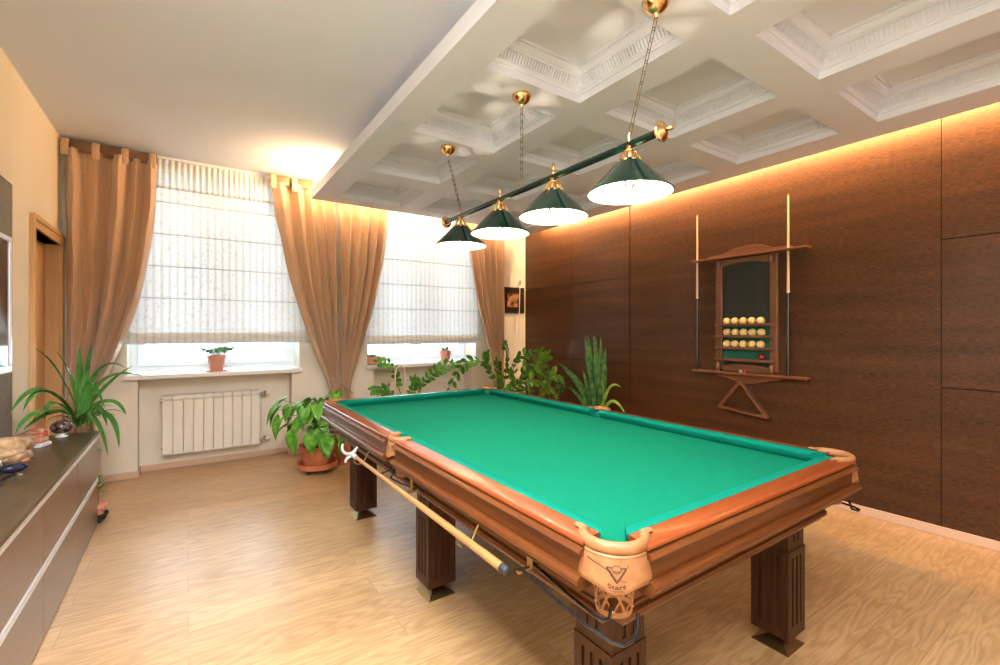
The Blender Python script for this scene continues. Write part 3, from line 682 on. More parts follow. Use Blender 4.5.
# emblem and word burnt into the near left pocket shield
def emblem():
    px, py, r0, fs, sh, pk = shield0
    def on(u, v, off=.0024):
        p = Vector(fs(u, v)); n_ = Vector((p.x-px, p.y-py, 0)).normalized(); return p+n_*off
    m = MB()
    def stroke(a, b, w=.0011, n=6):
        m.tube([on(a[0]+(b[0]-a[0])*k/n, a[1]+(b[1]-a[1])*k/n) for k in range(n+1)], w, 5)
    stroke((.405, .30), (.505, .66), .0016); stroke((.60, .30), (.505, .66), .0022); stroke((.405, .30), (.455, .30), .0013); stroke((.545, .30), (.60, .30), .0013)
    stroke((.435, .36), (.505, .60), .0007)
    stroke((.17, .23), (.33, .30), .0012); stroke((.33, .30), (.44, .40), .0008); stroke((.52, .58), (.60, .67), .0005); stroke((.61, .27), (.625, .25), .0010)
    ring = [on(.505+.045*cos(a), .33+.10*sin(a)) for a in [2*pi*k/24 for k in range(24)]]
    m.tube(ring, .0007, 5, closed=True); stroke((.475, .38), (.535, .38), .0008)
    m.build('triangle_emblem', MAT['leather_dark'], sh)
    cu = bpy.data.curves.new('word', 'FONT'); cu.body = 'Start'; cu.size = 1; cu.align_x = 'CENTER'; cu.extrude = 0; cu.offset = .02
    to = bpy.data.objects.new('word', cu); COL.objects.link(to)
    dg = bpy.context.evaluated_depsgraph_get(); me = to.evaluated_get(dg).to_mesh()
    vs = [(v.co.x, v.co.y) for v in me.vertices]; fcs = [tuple(p.vertices) for p in me.polygons]
    to.evaluated_get(dg).to_mesh_clear(); bpy.data.objects.remove(to)
    xs_ = [v[0] for v in vs]; wd = max(xs_)-min(xs_)
    m = MB(); pts = [on(.505+(x/wd)*.185, .835-y*.17, .0022) for x, y in vs]; m.add(pts, fcs)
    m2 = MB().add(pts, fcs); 
    o = m.build('start_lettering', MAT['leather_dark'], sh, smooth=False)
    m3 = MB(); m3.tube([on(.44+.13*k/6, .875) for k in range(7)], .0005, 5); m3.build('underline', MAT['leather_dark'], sh)
emblem()

# cue rest lying in the hooks along the left side
rt = thing('cue_rest', (.752, 1.85, .655), 'long wooden cue rest with white forked head hung along the table side', 'cue rest')
MB().cyl((.747, 1.07, .668), (.747, 2.52, .668), .0135, .0085, 16).build('shaft', MAT['rest_shaft'], rt)
MB().lathe([(.0, -.012), (.010, -.010), (.0145, -.003), (.0145, .018)], (.747, 1.065, .668), 18, m=Matrix.Rotation(-pi/2, 3, 'X')).build('rubber_bumper', MAT['rubber'], rt)
h = MB()
def arc2(c, r, a0, a1, w0, w1, n=12):
    pts = [(.747+c[0]+r*cos(radians(a0+(a1-a0)*k/n)), 2.51+c[1], .668+c[2]+r*sin(radians(a0+(a1-a0)*k/n))) for k in range(n+1)]
    h.tube(pts, [w0+(w1-w0)*k/n for k in range(n+1)], 8)
h.cyl((.747, 2.47, .668), (.747, 2.545, .668), .012, .010)
arc2((-.012, .04, .042), .040, 150, 330, .006, .010); arc2((.0, .04, -.045), .034, 30, 170, .010, .007)
arc2((.050, .04, .004), .034, 120, 250, .006, .006)
h.build('fork_head', MAT['rest_white'], rt)

# ------------------------------------------------------------------ billiard lamp
LX = 1.578
lamp = thing('billiard_lamp', (LX, 2.09, 2.70), 'brass and green bar lamp with four green cone shades over the table', 'lamp')
bar = MB().cyl((LX, 1.17, 2.155), (LX, 3.0, 2.155), .0165, n=20).build('bar', MAT['bar_green'], lamp)
for (y, s) in ((1.17, -1), (3.0, 1)):
    m = MB().lathe([(.0, 0), (.024, 0), (.026, .006), (.040, .010), (.043, .016), (.040, .022), (.026, .026), (.020, .034), (.010, .038), (.008, .052), (.011, .058), (.008, .066), (0, .07)], (LX, y, 2.155), 24, m=Matrix.Rotation(-s*pi/2, 3, 'X'))
    m.build('end_cap', MAT['brass'], bar)
lamps = [1.315, 1.815, 2.31, 2.80]
for i, y in enumerate(lamps):
    zr = 1.942; o_ = (LX, y, 0)
    sh = MB().lathe([(.1815, zr), (.1835, zr+.004), (.181, zr+.007), (.110, zr+.078), (.047, zr+.145), (.044, zr+.145), (.106, zr+.078), (.176, zr+.008)], o_, 48, caps=False)
    sh = sh.build('lamp_shade', MAT['shade_green'], lamp, ang=30)
    MB().lathe([(.1785, zr+.001), (.1752, zr+.0072), (.1052, zr+.0765), (.0432, zr+.1435)], o_, 48, caps=False).build('shade_lining', MAT['shade_white'], sh, ang=60)
    cr = MB()
    nP = 9
    for k in range(nP):    # fluted petals of the brass crown, open between them
        a0 = 2*pi*k/nP
        def f(u, v, a0=a0):
            hw = (pi/nP)*(.56 if v < .8 else .56+.44*(v-.8)/.2)
            a = a0+(2*u-1)*hw; r = .056-.030*v**1.2+.003*cos((2*u-1)*pi/2)
            return (LX+r*cos(a), y+r*sin(a), zr+.132+.050*v)
        cr.grid(f, 5, 8)
    cr.build('crown', MAT['brass'], sh, solid=.0015)
    MB().lathe([(.027, zr+.180), (.028, zr+.186), (.018, zr+.190), (.014, zr+.198), (.018, zr+.204), (.014, zr+.212)], o_, 20).build('socket_cup', MAT['brass'], sh)
    MB().lathe([(0, zr+.022), (.014, zr+.026), (.023, zr+.042), (.022, zr+.060), (.013, zr+.082), (.012, zr+.098), (0, zr+.10)], o_, 20).build('bulb', MAT['glass'], sh)
    MB().lathe([(0, zr+.040), (.005, zr+.043), (.005, zr+.060), (0, zr+.063)], o_, 12).build('filament', MAT['bulb'], sh)
    MB().lathe([(.013, zr+.098), (.011, zr+.104), (.009, zr+.18)], o_, 16).build('bulb_holder', MAT['white'], sh)
    if i in (1, 2): MB().lathe([(.010, 2.168), (.011, 2.178), (.007, 2.184), (.007, 2.204), (.010, 2.21), (.006, 2.222), (0, 2.23)], o_, 14).build('finial', MAT['brass'], bar)
    l = bpy.data.lights.new('bulb_light', 'POINT'); l.energy = 15; l.color = (1, .80, .58); l.shadow_soft_size = .008
    lo = bpy.data.objects.new('bulb_light', l); COL.objects.link(lo); lo.location = (LX, y, zr+.052)
for i, (yc, yb_) in enumerate(((1.18, 1.315), (2.09, 2.09), (2.99, 2.80))):
    cn = MB().lathe([(.055, 2.70), (.056, 2.692), (.052, 2.680), (.040, 2.662), (.022, 2.650), (.012, 2.644), (.010, 2.636), (.006, 2.628), (0, 2.626)], (LX, yc, 0), 28).build('canopy', MAT['brass'], lamp)
    a = Vector((LX, yc, 2.628)); b = Vector((LX, yb_, 2.20)); n = 11; m = MB(); dv = (b-a).normalized(); L_ = (b-a).length/n
    for k in range(n):
        c = a+(b-a)*((k+.5)/n); sd = Vector((1, 0, 0)) if k % 2 else Vector((0, 1, 0)); sd = (sd-dv*sd.dot(dv)).normalized()
        pts = []
        for j in range(16):
            t = 2*pi*j/16; hl = L_*.62
            pts.append(c+dv*hl*max(-1, min(1, 1.35*cos(t)))+sd*.0078*max(-1, min(1, 1.35*sin(t))))
        m.tube(pts, .0016, 6, closed=True)
    m.build('chain', MAT['chain'], cn)
    MB().tube([(LX, yb_, 2.205), (LX, yb_+.004, 2.19), (LX, yb_, 2.165)], [.004, .006, .006], 8).build('chain_hook', MAT['brass'], bar)

# ------------------------------------------------------------------ cue rack on the wood wall
XW = XR
rk = thing('cue_rack', (XW-.03, 2.10, .95), 'reddish wooden wall rack with dark board, ball shelves and cue clips', 'cue rack')
def rprofY(pts, x0, x1, name, mat, parent=rk, bevel=.003):   # polygon in (y,z), thickness along x
    return MB().prism(pts, lambda u, v, w_: (w_, u, v), x0, x1).build(name, mat, parent, smooth=False, bevel=bevel)
Y0, Y1 = 1.845, 2.385
MB().box(XW-.012, XW-.002, Y0+.03, Y1-.03, 1.00, 2.00).build('back_board', MAT['board'], rk, smooth=False)
MB().box(XW-.016, XW-.012, Y0+.07, Y1-.07, 1.08, 1.39).build('green_backing', MAT['board_green'], rk, smooth=False)
for a in (Y0, Y1-.062): MB().box(XW-.034, XW-.004, a, a+.062, 1.0, 2.0).build('side_stile', MAT['rack'], rk, smooth=False, bevel=.005)
# arched top rail inside, bottom rail
n = 16
rprofY([(Y0+.06, 2.0), (Y0+.06, 1.93)]+[(Y0+.06+(Y1-Y0-.12)*k/n, 1.93+.035*sin(pi*k/n)**.8) for k in range(1, n)]+[(Y1-.06, 1.93), (Y1-.06, 2.0)], XW-.030, XW-.006, 'arched_rail', MAT['rack_h'])
rprofY([(Y0+.06, .985), (Y0+.06, 1.03)]+[(Y0+.06+(Y1-Y0-.12)*k/n, 1.03+.022*sin(pi*k/n)) for k in range(1, n)]+[(Y1-.06, 1.03), (Y1-.06, .985)], XW-.030, XW-.006, 'bottom_rail', MAT['rack_h'])
# top shelf with crest, bottom shelf with scalloped board below
MB().box(XW-.085, XW-.003, 1.60, 2.60, 2.005, 2.025).build('top_shelf', MAT['rack_h'], rk, smooth=False, bevel=.006)
crest = [(1.72, 2.025), (1.74, 2.045), (1.80, 2.052), (1.88, 2.055), (1.93, 2.075), (1.98, 2.093), (2.05, 2.102), (2.10, 2.104), (2.15, 2.102), (2.22, 2.093), (2.27, 2.075), (2.32, 2.055), (2.40, 2.052), (2.46, 2.045), (2.48, 2.025)]
rprofY(crest, XW-.030, XW-.010, 'crest', MAT['rack_h'])
MB().box(XW-.095, XW-.003, 1.60, 2.60, .960, .980).build('bottom_shelf', MAT['rack_h'], rk, smooth=False, bevel=.006)
skirt = [(1.80, .960), (1.84, .93), (1.92, .92), (1.98, .905), (2.04, .885), (2.10, .880), (2.16, .885), (2.22, .905), (2.28, .92), (2.36, .93), (2.40, .960)]
rprofY(skirt[::-1], XW-.030, XW-.008, 'skirt', MAT['rack_h'])
for a in (Y0+.018, Y1-.057):
    for z in (1.925, .985): MB().lathe([(.012, 0), (.017, .01), (.020, .03), (.020, .07), (.014, .078)], (XW-.052, a+.02, z), 16).build('corner_boss', MAT['rack'], rk)
    for z in (1.80, 1.12): MB().cyl((XW-.036, a+.02, z), (XW-.033, a+.02, z), .006, n=12).build('screw_cap', MAT['cab_dark'], rk)
for z in (1.403, 1.302, 1.198, 1.091):
    s_ = MB().box(XW-.085, XW-.012, Y0+.02, Y1-.02, z-.012, z).box(XW-.085, XW-.079, Y0+.02, Y1-.02, z, z+.010)
    s_.build('ball_shelf', MAT['rack_h'], rk, smooth=False, bevel=.002)
def ball(y, z, mat, lab, group=None):
    b = MB(); r = .034; prof = [(r*sin(pi*k/16), -r*cos(pi*k/16)) for k in range(17)]; prof[0] = (0, -r); prof[-1] = (0, r)
    o = b.lathe(prof, (XW-.046, y, z+r), 28, caps=False).build('billiard_ball', mat, loc=(XW-.046, y, z), ang=180); return tag(o, lab, 'ball', group)
pos = ['leftmost', 'second from left', 'middle', 'second from right', 'rightmost']
b0 = None
for (z, nm, off) in ((1.403, 'top', -.006), (1.302, 'middle', -.009), (1.198, 'lowest full', -.004)):
    for k in range(5):
        y = 2.275-.0745*k+off
        lab = 'cream billiard ball, %s of the five on the %s ball shelf' % (pos[k], nm)
        if b0 is None: b0 = ball(y, z, MAT['ball'], lab, 'cream balls on the rack shelves')
        else:
            c = b0.copy(); COL.objects.link(c); c.location = (XW-.046, y, z); c['label'] = lab
ball(1.962, 1.091, MAT['ball_red'], 'single dark red cue ball on the bottom ball shelf of the rack')
o = MB().box(XW-.07, XW-.048, 2.085, 2.107, .980, 1.002).build('chalk_cube', M('red_chalk', (.5, .04, .03), .7), loc=(XW-.06, 2.096, .980), smooth=False, bevel=.002); tag(o, 'small red chalk cube on the bottom shelf of the wall rack', 'chalk')
o = MB().box(XW-.07, XW-.048, 2.125, 2.147, .980, 1.002).build('chalk_cube', M('pale_chalk', (.65, .45, .38), .7), loc=(XW-.06, 2.136, .980), smooth=False, bevel=.002); tag(o, 'small pale chalk cube left of the red one on the wall rack', 'chalk')
def cue(y, lab):
    t = thing('billiard_cue', (XW-.062, y, .981), lab, 'cue', 'cues standing on the wall rack')
    MB().lathe([(.0135, .981), (.0140, .99), (.0125, 1.45), (.0110, 1.66)], (XW-.062, y, 0), 16).build('butt', MAT['cue_dark'], t)
    MB().lathe([(.0112, 1.66), (.0112, 1.672)], (XW-.062, y, 0), 16).build('ferrule_ring', MAT['white'], t)
    MB().lathe([(.0110, 1.672), (.0090, 2.0), (.0062, 2.45)], (XW-.062, y, 0), 16).build('shaft', MAT['cue_light'], t)
    MB().lathe([(.0063, 2.45), (.0063, 2.462), (.004, 2.466)], (XW-.062, y, 0), 12).build('tip', MAT['leather'], t)
    return t
cue(2.553, 'billiard cue at the left end of the wall rack'); cue(1.748, 'billiard cue at the right end of the wall rack')
# triangle hanging below
tr = MB(); A_ = (2.15, .915); B_ = (2.365, .645); C_ = (1.90, .60)
def rc(p, a, b, r=.035, n=5):
    p = Vector(p); a = (Vector(a)-p).normalized(); b = (Vector(b)-p).normalized(); res = []
    for k in range(n+1):
        t = k/n; res.append(p+a*r*(1-t)**2+b*r*t**2)
    return res
tri = rc(A_, C_, B_)+rc(B_, A_, C_)+rc(C_, B_, A_)
cen = Vector(((A_[0]+B_[0]+C_[0])/3, (A_[1]+B_[1]+C_[1])/3)); nn = len(tri); vs = []
for (xx, k) in ((XW-.060, 1), (XW-.006, 1), (XW-.006, .80), (XW-.060, .80)):
    for p in tri: q = cen+(p-cen)*k; vs.append((xx, q[0], q[1]))
fs_ = [(r_*nn+i, r_*nn+(i+1) % nn, ((r_+1) % 4)*nn+(i+1) % nn, ((r_+1) % 4)*nn+i) for r_ in range(4) for i in range(nn)]
tag(tr.add(vs, fs_).build('ball_triangle', MAT['rack_h'], loc=(XW-.03, 2.09, .60), bevel=.003, ang=30), 'wooden ball triangle hanging under the wall rack', 'triangle')

# ------------------------------------------------------------------ small picture and corner rod
pc = thing('framed_picture', (3.86, YP, 1.61), 'small picture in a wide dark frame right of the last curtain', 'picture')
px0, px1, pz0, pz1 = 3.675, 4.065, 1.605, 1.975
f = MB()
for (a, b, c, d) in ((px0, px1, pz0, pz0+.085), (px0, px1, pz1-.085, pz1), (px0, px0+.085, pz0+.085, pz1-.085), (px1-.085, px1, pz0+.085, pz1-.085)): f.box(a, b, YP-.03, YP-.001, c, d)
f.box(px0+.07, px1-.07, YP-.036, YP-.028, pz0+.07, pz0+.085).box(px0+.07, px1-.07, YP-.036, YP-.028, pz1-.085, pz1-.07)
f.build('picture_frame', noisy(M('near_black_frame', (.03, .015, .01), .35), (.02, .01, .006), (.05, .025, .014), (1, 1, 1), 30), pc, smooth=False, bevel=.004)
pm = noisy(M('brown_picture', (.3, .13, .05), .5), (.06, .025, .015), (.62, .30, .12), (1, 1, .8), 13, 3, 0, .4, .6)
MB().box(px0+.08, px1-.08, YP-.014, YP-.004, pz0+.08, pz1-.08).build('picture_print', pm, pc, smooth=False)
rd = thing('leaning_rod', (3.72, 5.10, 0), 'thin white rod leaning into the corner beside the small picture', 'rod')
MB().tube([(3.72, 5.08, .012), (3.84, 5.16, 1.0), (3.97, 5.30, 2.02)], [.008, .007, .006], 10).build('rod', MAT['white_metal'], rd)
MB().tube([(3.97, 5.30, 2.015), (3.972, 5.302, 2.075)], [.011, .011], 12).build('rod_tip', MAT['chrome'], rd)

# ------------------------------------------------------------------ low sideboard, television and its backing
FX = -.52; CY0, CY1 = 1.25, 4.205; CH = .652
sb = thing('sideboard', (-.70, 2.7, 0), 'long low dark brown sideboard with silver handle strips along the left wall', 'sideboard')
MB().box(XL+.002, FX+.008, CY0, CY1, CH-.020, CH).build('top_board', MAT['cab_top'], sb, smooth=False, bevel=.002)
MB().box(XL+.004, FX-.022, CY0+.002, CY0+.02, .0, CH-.020).box(XL+.004, FX-.022, CY1-.02, CY1-.002, 0, CH-.020).box(XL+.004, FX-.026, CY0+.02, CY1-.02, .0, CH-.020).build('carcass', MAT['cab_dark'], sb, smooth=False)
ys = [CY0+.004, 1.30+.72, 2.755, 3.50, CY1-.003]
for (z0, z1, o_) in ((.335, .602, 0), (.010, .300, 0)):
    for a, b in zip(ys, ys[1:]):
        d_ = MB().box(FX-.022, FX, a+.0025, b-.0025, z0, z1).build('drawer_front', MAT['cab_front'], sb, smooth=False, bevel=.0015)
        MB().box(FX-.022, FX+.004, a+.0015, b-.0015, z1, z1+.012).box(FX-.022, FX-.002, a+.0015, b-.0015, z1+.012, z1+.017).box(FX-.022, FX+.004, a+.0015, b-.0015, z1+.017, z1+.029).build('handle_strip', MAT['alu'], d_, smooth=False)
tp = MB().box(XL+.001, XL+.022, 1.9, 3.905, CH+.002, 2.225).build('wall_panel', MAT['tvpanel'], loc=(XL+.01, 2.9, CH+.002), smooth=False); tag(tp, 'grey brown woven wall panel behind the television', 'wall panel')
tv = thing('television', (XL+.06, 3.0, CH), 'flat television with silver frame at the left edge on the sideboard', 'television')
ty0, ty1, tz0, tz1, tx = 2.36, 3.64, 1.12, 1.868, XL+.075
m = MB()
m.box(tx-.035, tx+.006, ty0, ty1, tz1-.028, tz1).box(tx-.035, tx+.006, ty0, ty1, tz0, tz0+.04).box(tx-.035, tx+.006, ty0, ty0+.035, tz0+.04, tz1-.028).box(tx-.035, tx+.006, ty1-.035, ty1, tz0+.04, tz1-.028).box(tx-.04, tx-.03, ty0+.01, ty1-.01, tz0+.01, tz1-.01)
m.build('tv_frame', MAT['alu'], tv, smooth=False, bevel=.004)
MB().box(tx-.03, tx, ty0+.033, ty1-.033, tz0+.038, tz1-.026).build('screen', MAT['screen'], tv, smooth=False)
MB().box(tx-.025, tx-.005, 2.95, 3.10, CH+.01, tz0).box(tx-.05, tx+.12, 2.75, 3.30, CH+.0005, CH+.012).build('tv_stand', MAT['black'], tv, smooth=False, bevel=.003)

# ornaments on the sideboard
def rock(name, c, sc, mat, lab, cat, seed, rot=0, sub=4, bump=.12, parent=None, build=True, taper=0):
    rr = random.Random(seed); m = MB(); n, k = 22, 14; ph = [rr.uniform(0, 6.28) for _ in range(8)]; vs = []
    for j in range(k+1):
        th_ = pi*j/k
        for i in range(n):
            a = 2*pi*i/n; d = Vector((sin(th_)*cos(a), sin(th_)*sin(a), -cos(th_)))
            b = 1+bump*(sin(3*d.x+ph[0])*sin(4*d.y+ph[1])+.6*sin(7*d.z+ph[2]+3*d.x)+.4*sin(11*d.x+ph[3])*sin(9*d.y+ph[4]))
            p = Vector((d.x*sc[0]*b*(1+taper*d.z), d.y*sc[1]*b*(1+taper*d.z), d.z*sc[2]*b)); ca, sa = cos(rot), sin(rot)
            vs.append((c[0]+p.x*ca-p.y*sa, c[1]+p.x*sa+p.y*ca, max(CH+.0005, c[2]+p.z)))
    fs = [(j*n+i, j*n+(i+1) % n, (j+1)*n+(i+1) % n, (j+1)*n+i) for j in range(k) for i in range(n)]
    m.add(vs, fs)
    if parent: return m.build(name, mat, parent, ang=180)
    return tag(m.build(name, mat, loc=(c[0], c[1], CH), ang=180), lab, cat)
# dark round stone on a small white stand (px ~62,428)
st = thing('stone_egg', (-.69, 4.12, CH), 'round dark speckled stone on a small white stand at the far end of the sideboard', 'ornament')
MB().lathe([(.032, CH), (.034, CH+.006), (.020, CH+.010), (.018, CH+.016), (.030, CH+.024), (.028, CH+.026), (0, CH+.02)], (-.69, 4.12, 0), 24).build('stand', MAT['white'], st)
rock('stone', (-.69, 4.12, CH+.064), (.058, .058, .044), noisy(M('dark_speckled_stone', (.06, .03, .03), .25), (.02, .012, .014), (.22, .12, .10), (1, 1, 1), 38, 4, 0, .4, .62), '', '', 3, parent=st, bump=.02)
# banded stone slab
def slabstone():
    t = thing('banded_stone', (-.80, 3.88, CH), 'red and grey banded stone lying on its blue white slab near the wall', 'ornament')
    c = Vector((-.815, 3.88, CH)); rot = Matrix.Rotation(radians(-22), 4, 'Z')
    def P(x, y, z): return (Matrix.Translation(c) @ rot @ Vector((x, y, z)))
    def loft(secs, name, mat):
        m = MB(); n = len(secs[0]); vs = [P(*p) for s_ in secs for p in s_]
        fs = [(i*n+k, i*n+(k+1) % n, (i+1)*n+(k+1) % n, (i+1)*n+k) for i in range(len(secs)-1) for k in range(n)]
        fs += [tuple(range(n))[::-1], tuple((len(secs)-1)*n+k for k in range(n))]
        m.add(vs, fs).build(name, mat, t, bevel=.004)
    s1, s2 = [], []
    for i in range(7):
        u = i/6; x = -.095+.20*u; h = .02+.085*u-.03*(u > .95); wv = .006*sin(i*2.1)
        s1.append([(x, -.035+wv, .022), (x, .035+wv, .022), (x, .028+wv, .03+h*.8), (x, -.012, .03+h)])
        s2.append([(x+.01, -.05+wv, .0005), (x+.01, .045, .0005), (x+.01, .04, .022+.004*(i % 2)), (x+.01, -.045+wv, .022)])
    bandm = noisy(M('red_banded_stone', (.4, .1, .05), .35), (.50, .10, .045), (.50, .36, .24), (3, 3, 22), 2.5, 3, 0, .48, .56)
    loft(s1, 'banded_block', bandm)
    loft(s2, 'quartz_slab', noisy(M('blue_white_quartz', (.5, .52, .6), .3), (.20, .22, .30), (.75, .75, .82), (1, 1, 1), 30, 3))
slabstone()
# big shell-like brown geode with a silver ball, at the left picture edge
geo = thing('geode_shell', (-.79, 3.40, CH), 'brown hollow geode with a pale mouth on the sideboard below the television', 'ornament')
gm = noisy(M('tan_geode_crust', (.4, .24, .12), .6), (.22, .11, .045), (.62, .42, .24), (1, 1, 1), 26, 4, .3)
def fg(u, v):
    a = 2*pi*u; t = v
    r = (.020+.062*sin(pi*min(1, .10+t*.70))**.8)*(1+.22*sin(3*a+1+4*t)+.10*sin(5*a+13*t)+.05*sin(11*a+23*t))
    p = Vector((-.845, 3.25, CH+.060)) + Vector((.095, .27, 0))*t + Vector((.94, -.33, 0))*r*cos(a) + Vector((0, 0, 1))*r*.80*sin(a)
    return (max(XL+.026, p.x), p.y, max(CH+.001, p.z))
MB().grid(fg, 32, 20).build('crust', gm, geo, solid=.008, ang=180)
rock('crystal_mouth', (-.74, 3.46, CH+.045), (.030, .058, .034), noisy(M('pale_crystal', (.7, .65, .58), .4), (.35, .28, .22), (.85, .82, .76), (1, 1, 1), 60, 4), '', '', 8, rot=-.2, parent=geo, bump=.08)
sv = thing('silver_ball', (-.775, 3.10, CH), 'shiny silver ball at the left picture edge in front of the geode', 'ornament')
MB().lathe([(.030, CH), (.031, CH+.008), (.018, CH+.014)], (-.775, 3.10, 0), 20).build('ring_base', MAT['alu'], sv)
MB().lathe([(0, CH+.012)]+[(.05*sin(pi*k/16), CH+.062-.05*cos(pi*k/16)) for k in range(1, 16)]+[(0, CH+.112)], (-.775, 3.10, 0), 28, caps=False).build('ball', MAT['chrome'], sv, ang=180)
# small blue black bird with a brown head
bd = thing('bird_figurine', (-.69, 3.21, CH), 'small blue black bird figurine with brown head in front of the geode', 'ornament')
bx, by = -.69, 3.13
rock('bird_body', (bx, by, CH+.038), (.026, .050, .022), noisy(M('blue_black_glaze', (.02, .03, .08), .25), (.005, .005, .008), (.010, .022, .050), (1, 1, 1), 25, 2), '', '', 4, rot=.9-pi/2-.3, parent=bd, bump=.03)
rock('bird_head', (bx+.030, by+.035, CH+.062), (.014, .022, .013), M('brown_glaze', (.30, .11, .05), .35), '', '', 5, rot=-.7, parent=bd, bump=.02)
MB().tube([(bx+.044, by+.05, CH+.062), (bx+.056, by+.063, CH+.064)], [.005, .001], 6).build('beak', MAT['cue_dark'], bd)
MB().tube([(bx+.005, by, CH+.022), (bx+.008, by, CH+.002), (bx+.024, by+.008, CH+.002)], .003, 6).tube([(bx-.005, by+.012, CH+.022), (bx-.004, by+.014, CH+.002), (bx+.012, by+.024, CH+.002)], .003, 6).build('bird_feet', MAT['steel'], bd)

# ------------------------------------------------------------------ plants
def potprof(r, h, z, rim=.012):
    return [(r*.70, z), (r*.72, z+.004), (r*.94, z+h-.035), (r*.96, z+h-.034), (r+rim*.3, z+h-.032), (r+rim*.4, z+h), (r-.006, z+h), (r-.012, z+h-.03), (0, z+h-.031)]
def pot(t, c, r, h, z, mat, soil=True):
    MB().lathe(potprof(r, h, z), (c[0], c[1], 0), 36).build('pot', mat, t)
    if soil: MB().lathe([(0, z+h-.020), (r*.5, z+h-.018), (r-.016, z+h-.024), (r-.016, z+h-.0295), (0, z+h-.0295)], (c[0], c[1], 0), 24, caps=False).build('soil', MAT['soil'], t)
def strap(m, b, az, L, droop, w, lift, twist=0, n=14):
    """arching strap leaf with a folded midrib"""
    p = Vector(b); el = lift; pts = []; ds = L/n
    for i in range(n+1):
        pts.append(p.copy()); t = i/n
        e_ = el-droop*(t**1.4)
        p = p+Vector((cos(az)*cos(e_), sin(az)*cos(e_), sin(e_)))*ds; az += twist/n
    vs = []; side0 = Vector((-sin(az), cos(az), 0))
    for i, q in enumerate(pts):
        t = i/n; wd = w*(.45+.55*min(1, t*4))*(1-t**3)**.8 if i < n else .0005
        tg = (pts[min(n, i+1)]-pts[max(0, i-1)]).normalized(); sd = tg.cross(Vector((0, 0, 1)))
        sd = sd.normalized() if sd.length > .05 else side0
        up = sd.cross(tg)
        vs += [q+sd*wd+up*wd*.35, q, q-sd*wd+up*wd*.35]
    m.add(vs, [f for i in range(n) for f in ((3*i, 3*i+1, 3*i+4, 3*i+3), (3*i+1, 3*i+2, 3*i+5, 3*i+4))])
# tall strap-leaf plant behind the sideboard
t = thing('strap_leaf_plant', (-.62, 4.44, 0), 'strap leaved green houseplant behind the far end of the sideboard', 'houseplant')
MB().lathe([(.10, 0), (.105, .005), (.13, .44), (.135, .45), (.135, .47), (.125, .47), (.12, .44), (0, .44)], (-.66, 4.44, 0), 32).build('planter', MAT['white_pot'], t)
MB().lathe([(0, .455), (.10, .453), (.118, .446), (.118, .441), (0, .441)], (-.66, 4.44, 0), 24, caps=False).build('soil', MAT['soil'], t)
MB().tube([(-.66, 4.44, .45), (-.655, 4.44, .60), (-.65, 4.43, .70)], [.022, .020, .016], 10).build('trunk', MAT['trunk'], t)
m = MB(); rr = random.Random(11)
def strapbez(m, b, c, t_, w, n=16, ref=(.25, -.45, .85)):
    b, c, t_ = Vector(b), Vector(c), Vector(t_); c = c*1.35-(b+t_)*.175
    pts = [b*(1-t)**2+c*2*t*(1-t)+t_*t*t for t in [i/n for i in range(n+1)]]; vs = []
    for i, q in enumerate(pts):
        t = i/n; wd = w*(.5+.5*min(1, t*3))*(1-t**3.5)**.8 if i < n else .0005
        tg = (pts[min(n, i+1)]-pts[max(0, i-1)]).normalized(); sd = tg.cross(Vector(ref)).normalized(); up = sd.cross(tg)
        vs += [q+sd*wd+up*wd*.35, q, q-sd*wd+up*wd*.35]
    m.add(vs, [f for i in range(n) for f in ((3*i, 3*i+1, 3*i+4, 3*i+3), (3*i+1, 3*i+2, 3*i+5, 3*i+4))])
LV = [((-0.725, 4.277, 1.082), (-0.777, 3.922, 1.244)), ((-0.65, 4.43, 0.995), (-0.65, 4.43, 1.233)), ((-0.622, 4.417, 0.959), (-0.577, 4.404, 1.276)), ((-0.643, 4.418, 0.91), (-0.582, 4.406, 1.102)), ((-0.485, 4.376, 0.975), (-0.338, 4.322, 1.089)), ((-0.528, 4.367, 1.051), (-0.284, 4.304, 1.014)), ((-0.75, 3.945, 1.069), (-0.82, 3.639, 0.887)), ((-0.737, 3.922, 1.046), (-0.797, 3.775, 0.881)), ((-0.745, 3.828, 0.911), (-0.811, 3.689, 0.765)), ((-0.714, 3.948, 0.954), (-0.759, 4.066, 0.778)), ((-0.62, 4.404, 1.097), (-0.502, 4.378, 0.786)), ((-0.549, 4.402, 0.86), (-0.49, 4.374, 0.654)), ((-0.474, 4.383, 0.886), (-0.379, 4.336, 0.729)), ((-0.464, 4.39, 0.781), (-0.42, 4.35, 0.489)), ((-0.554, 4.401, 0.759), (-0.484, 4.372, 0.435)), ((-0.541, 4.384, 1.138), (-0.385, 4.338, 1.076)), ((-0.703, 4.462, 1.053), (-0.74, 4.251, 1.206)), ((-0.736, 4.118, 0.845), (-0.796, 3.786, 0.768)), ((-0.579, 4.421, 0.846), (-0.599, 4.412, 0.632))]
for i, (c_, t_) in enumerate(LV):
    strapbez(m, (-.65+.015*cos(i*2.4), 4.43+.015*sin(i*2.4), .68+.003*i), c_, t_, .024 if i in (1, 5, 10, 11, 12, 13) else .019)
for i in range(14):
    az = 2*pi*i*.382; strap(m, (-.65+.012*cos(az), 4.43+.012*sin(az), .66), az, rr.uniform(.20, .34), rr.uniform(1.2, 2.6), .015, radians(rr.uniform(45, 80)))
m.build('leaves', MAT['leaf_strap'], t, solid=.0012)
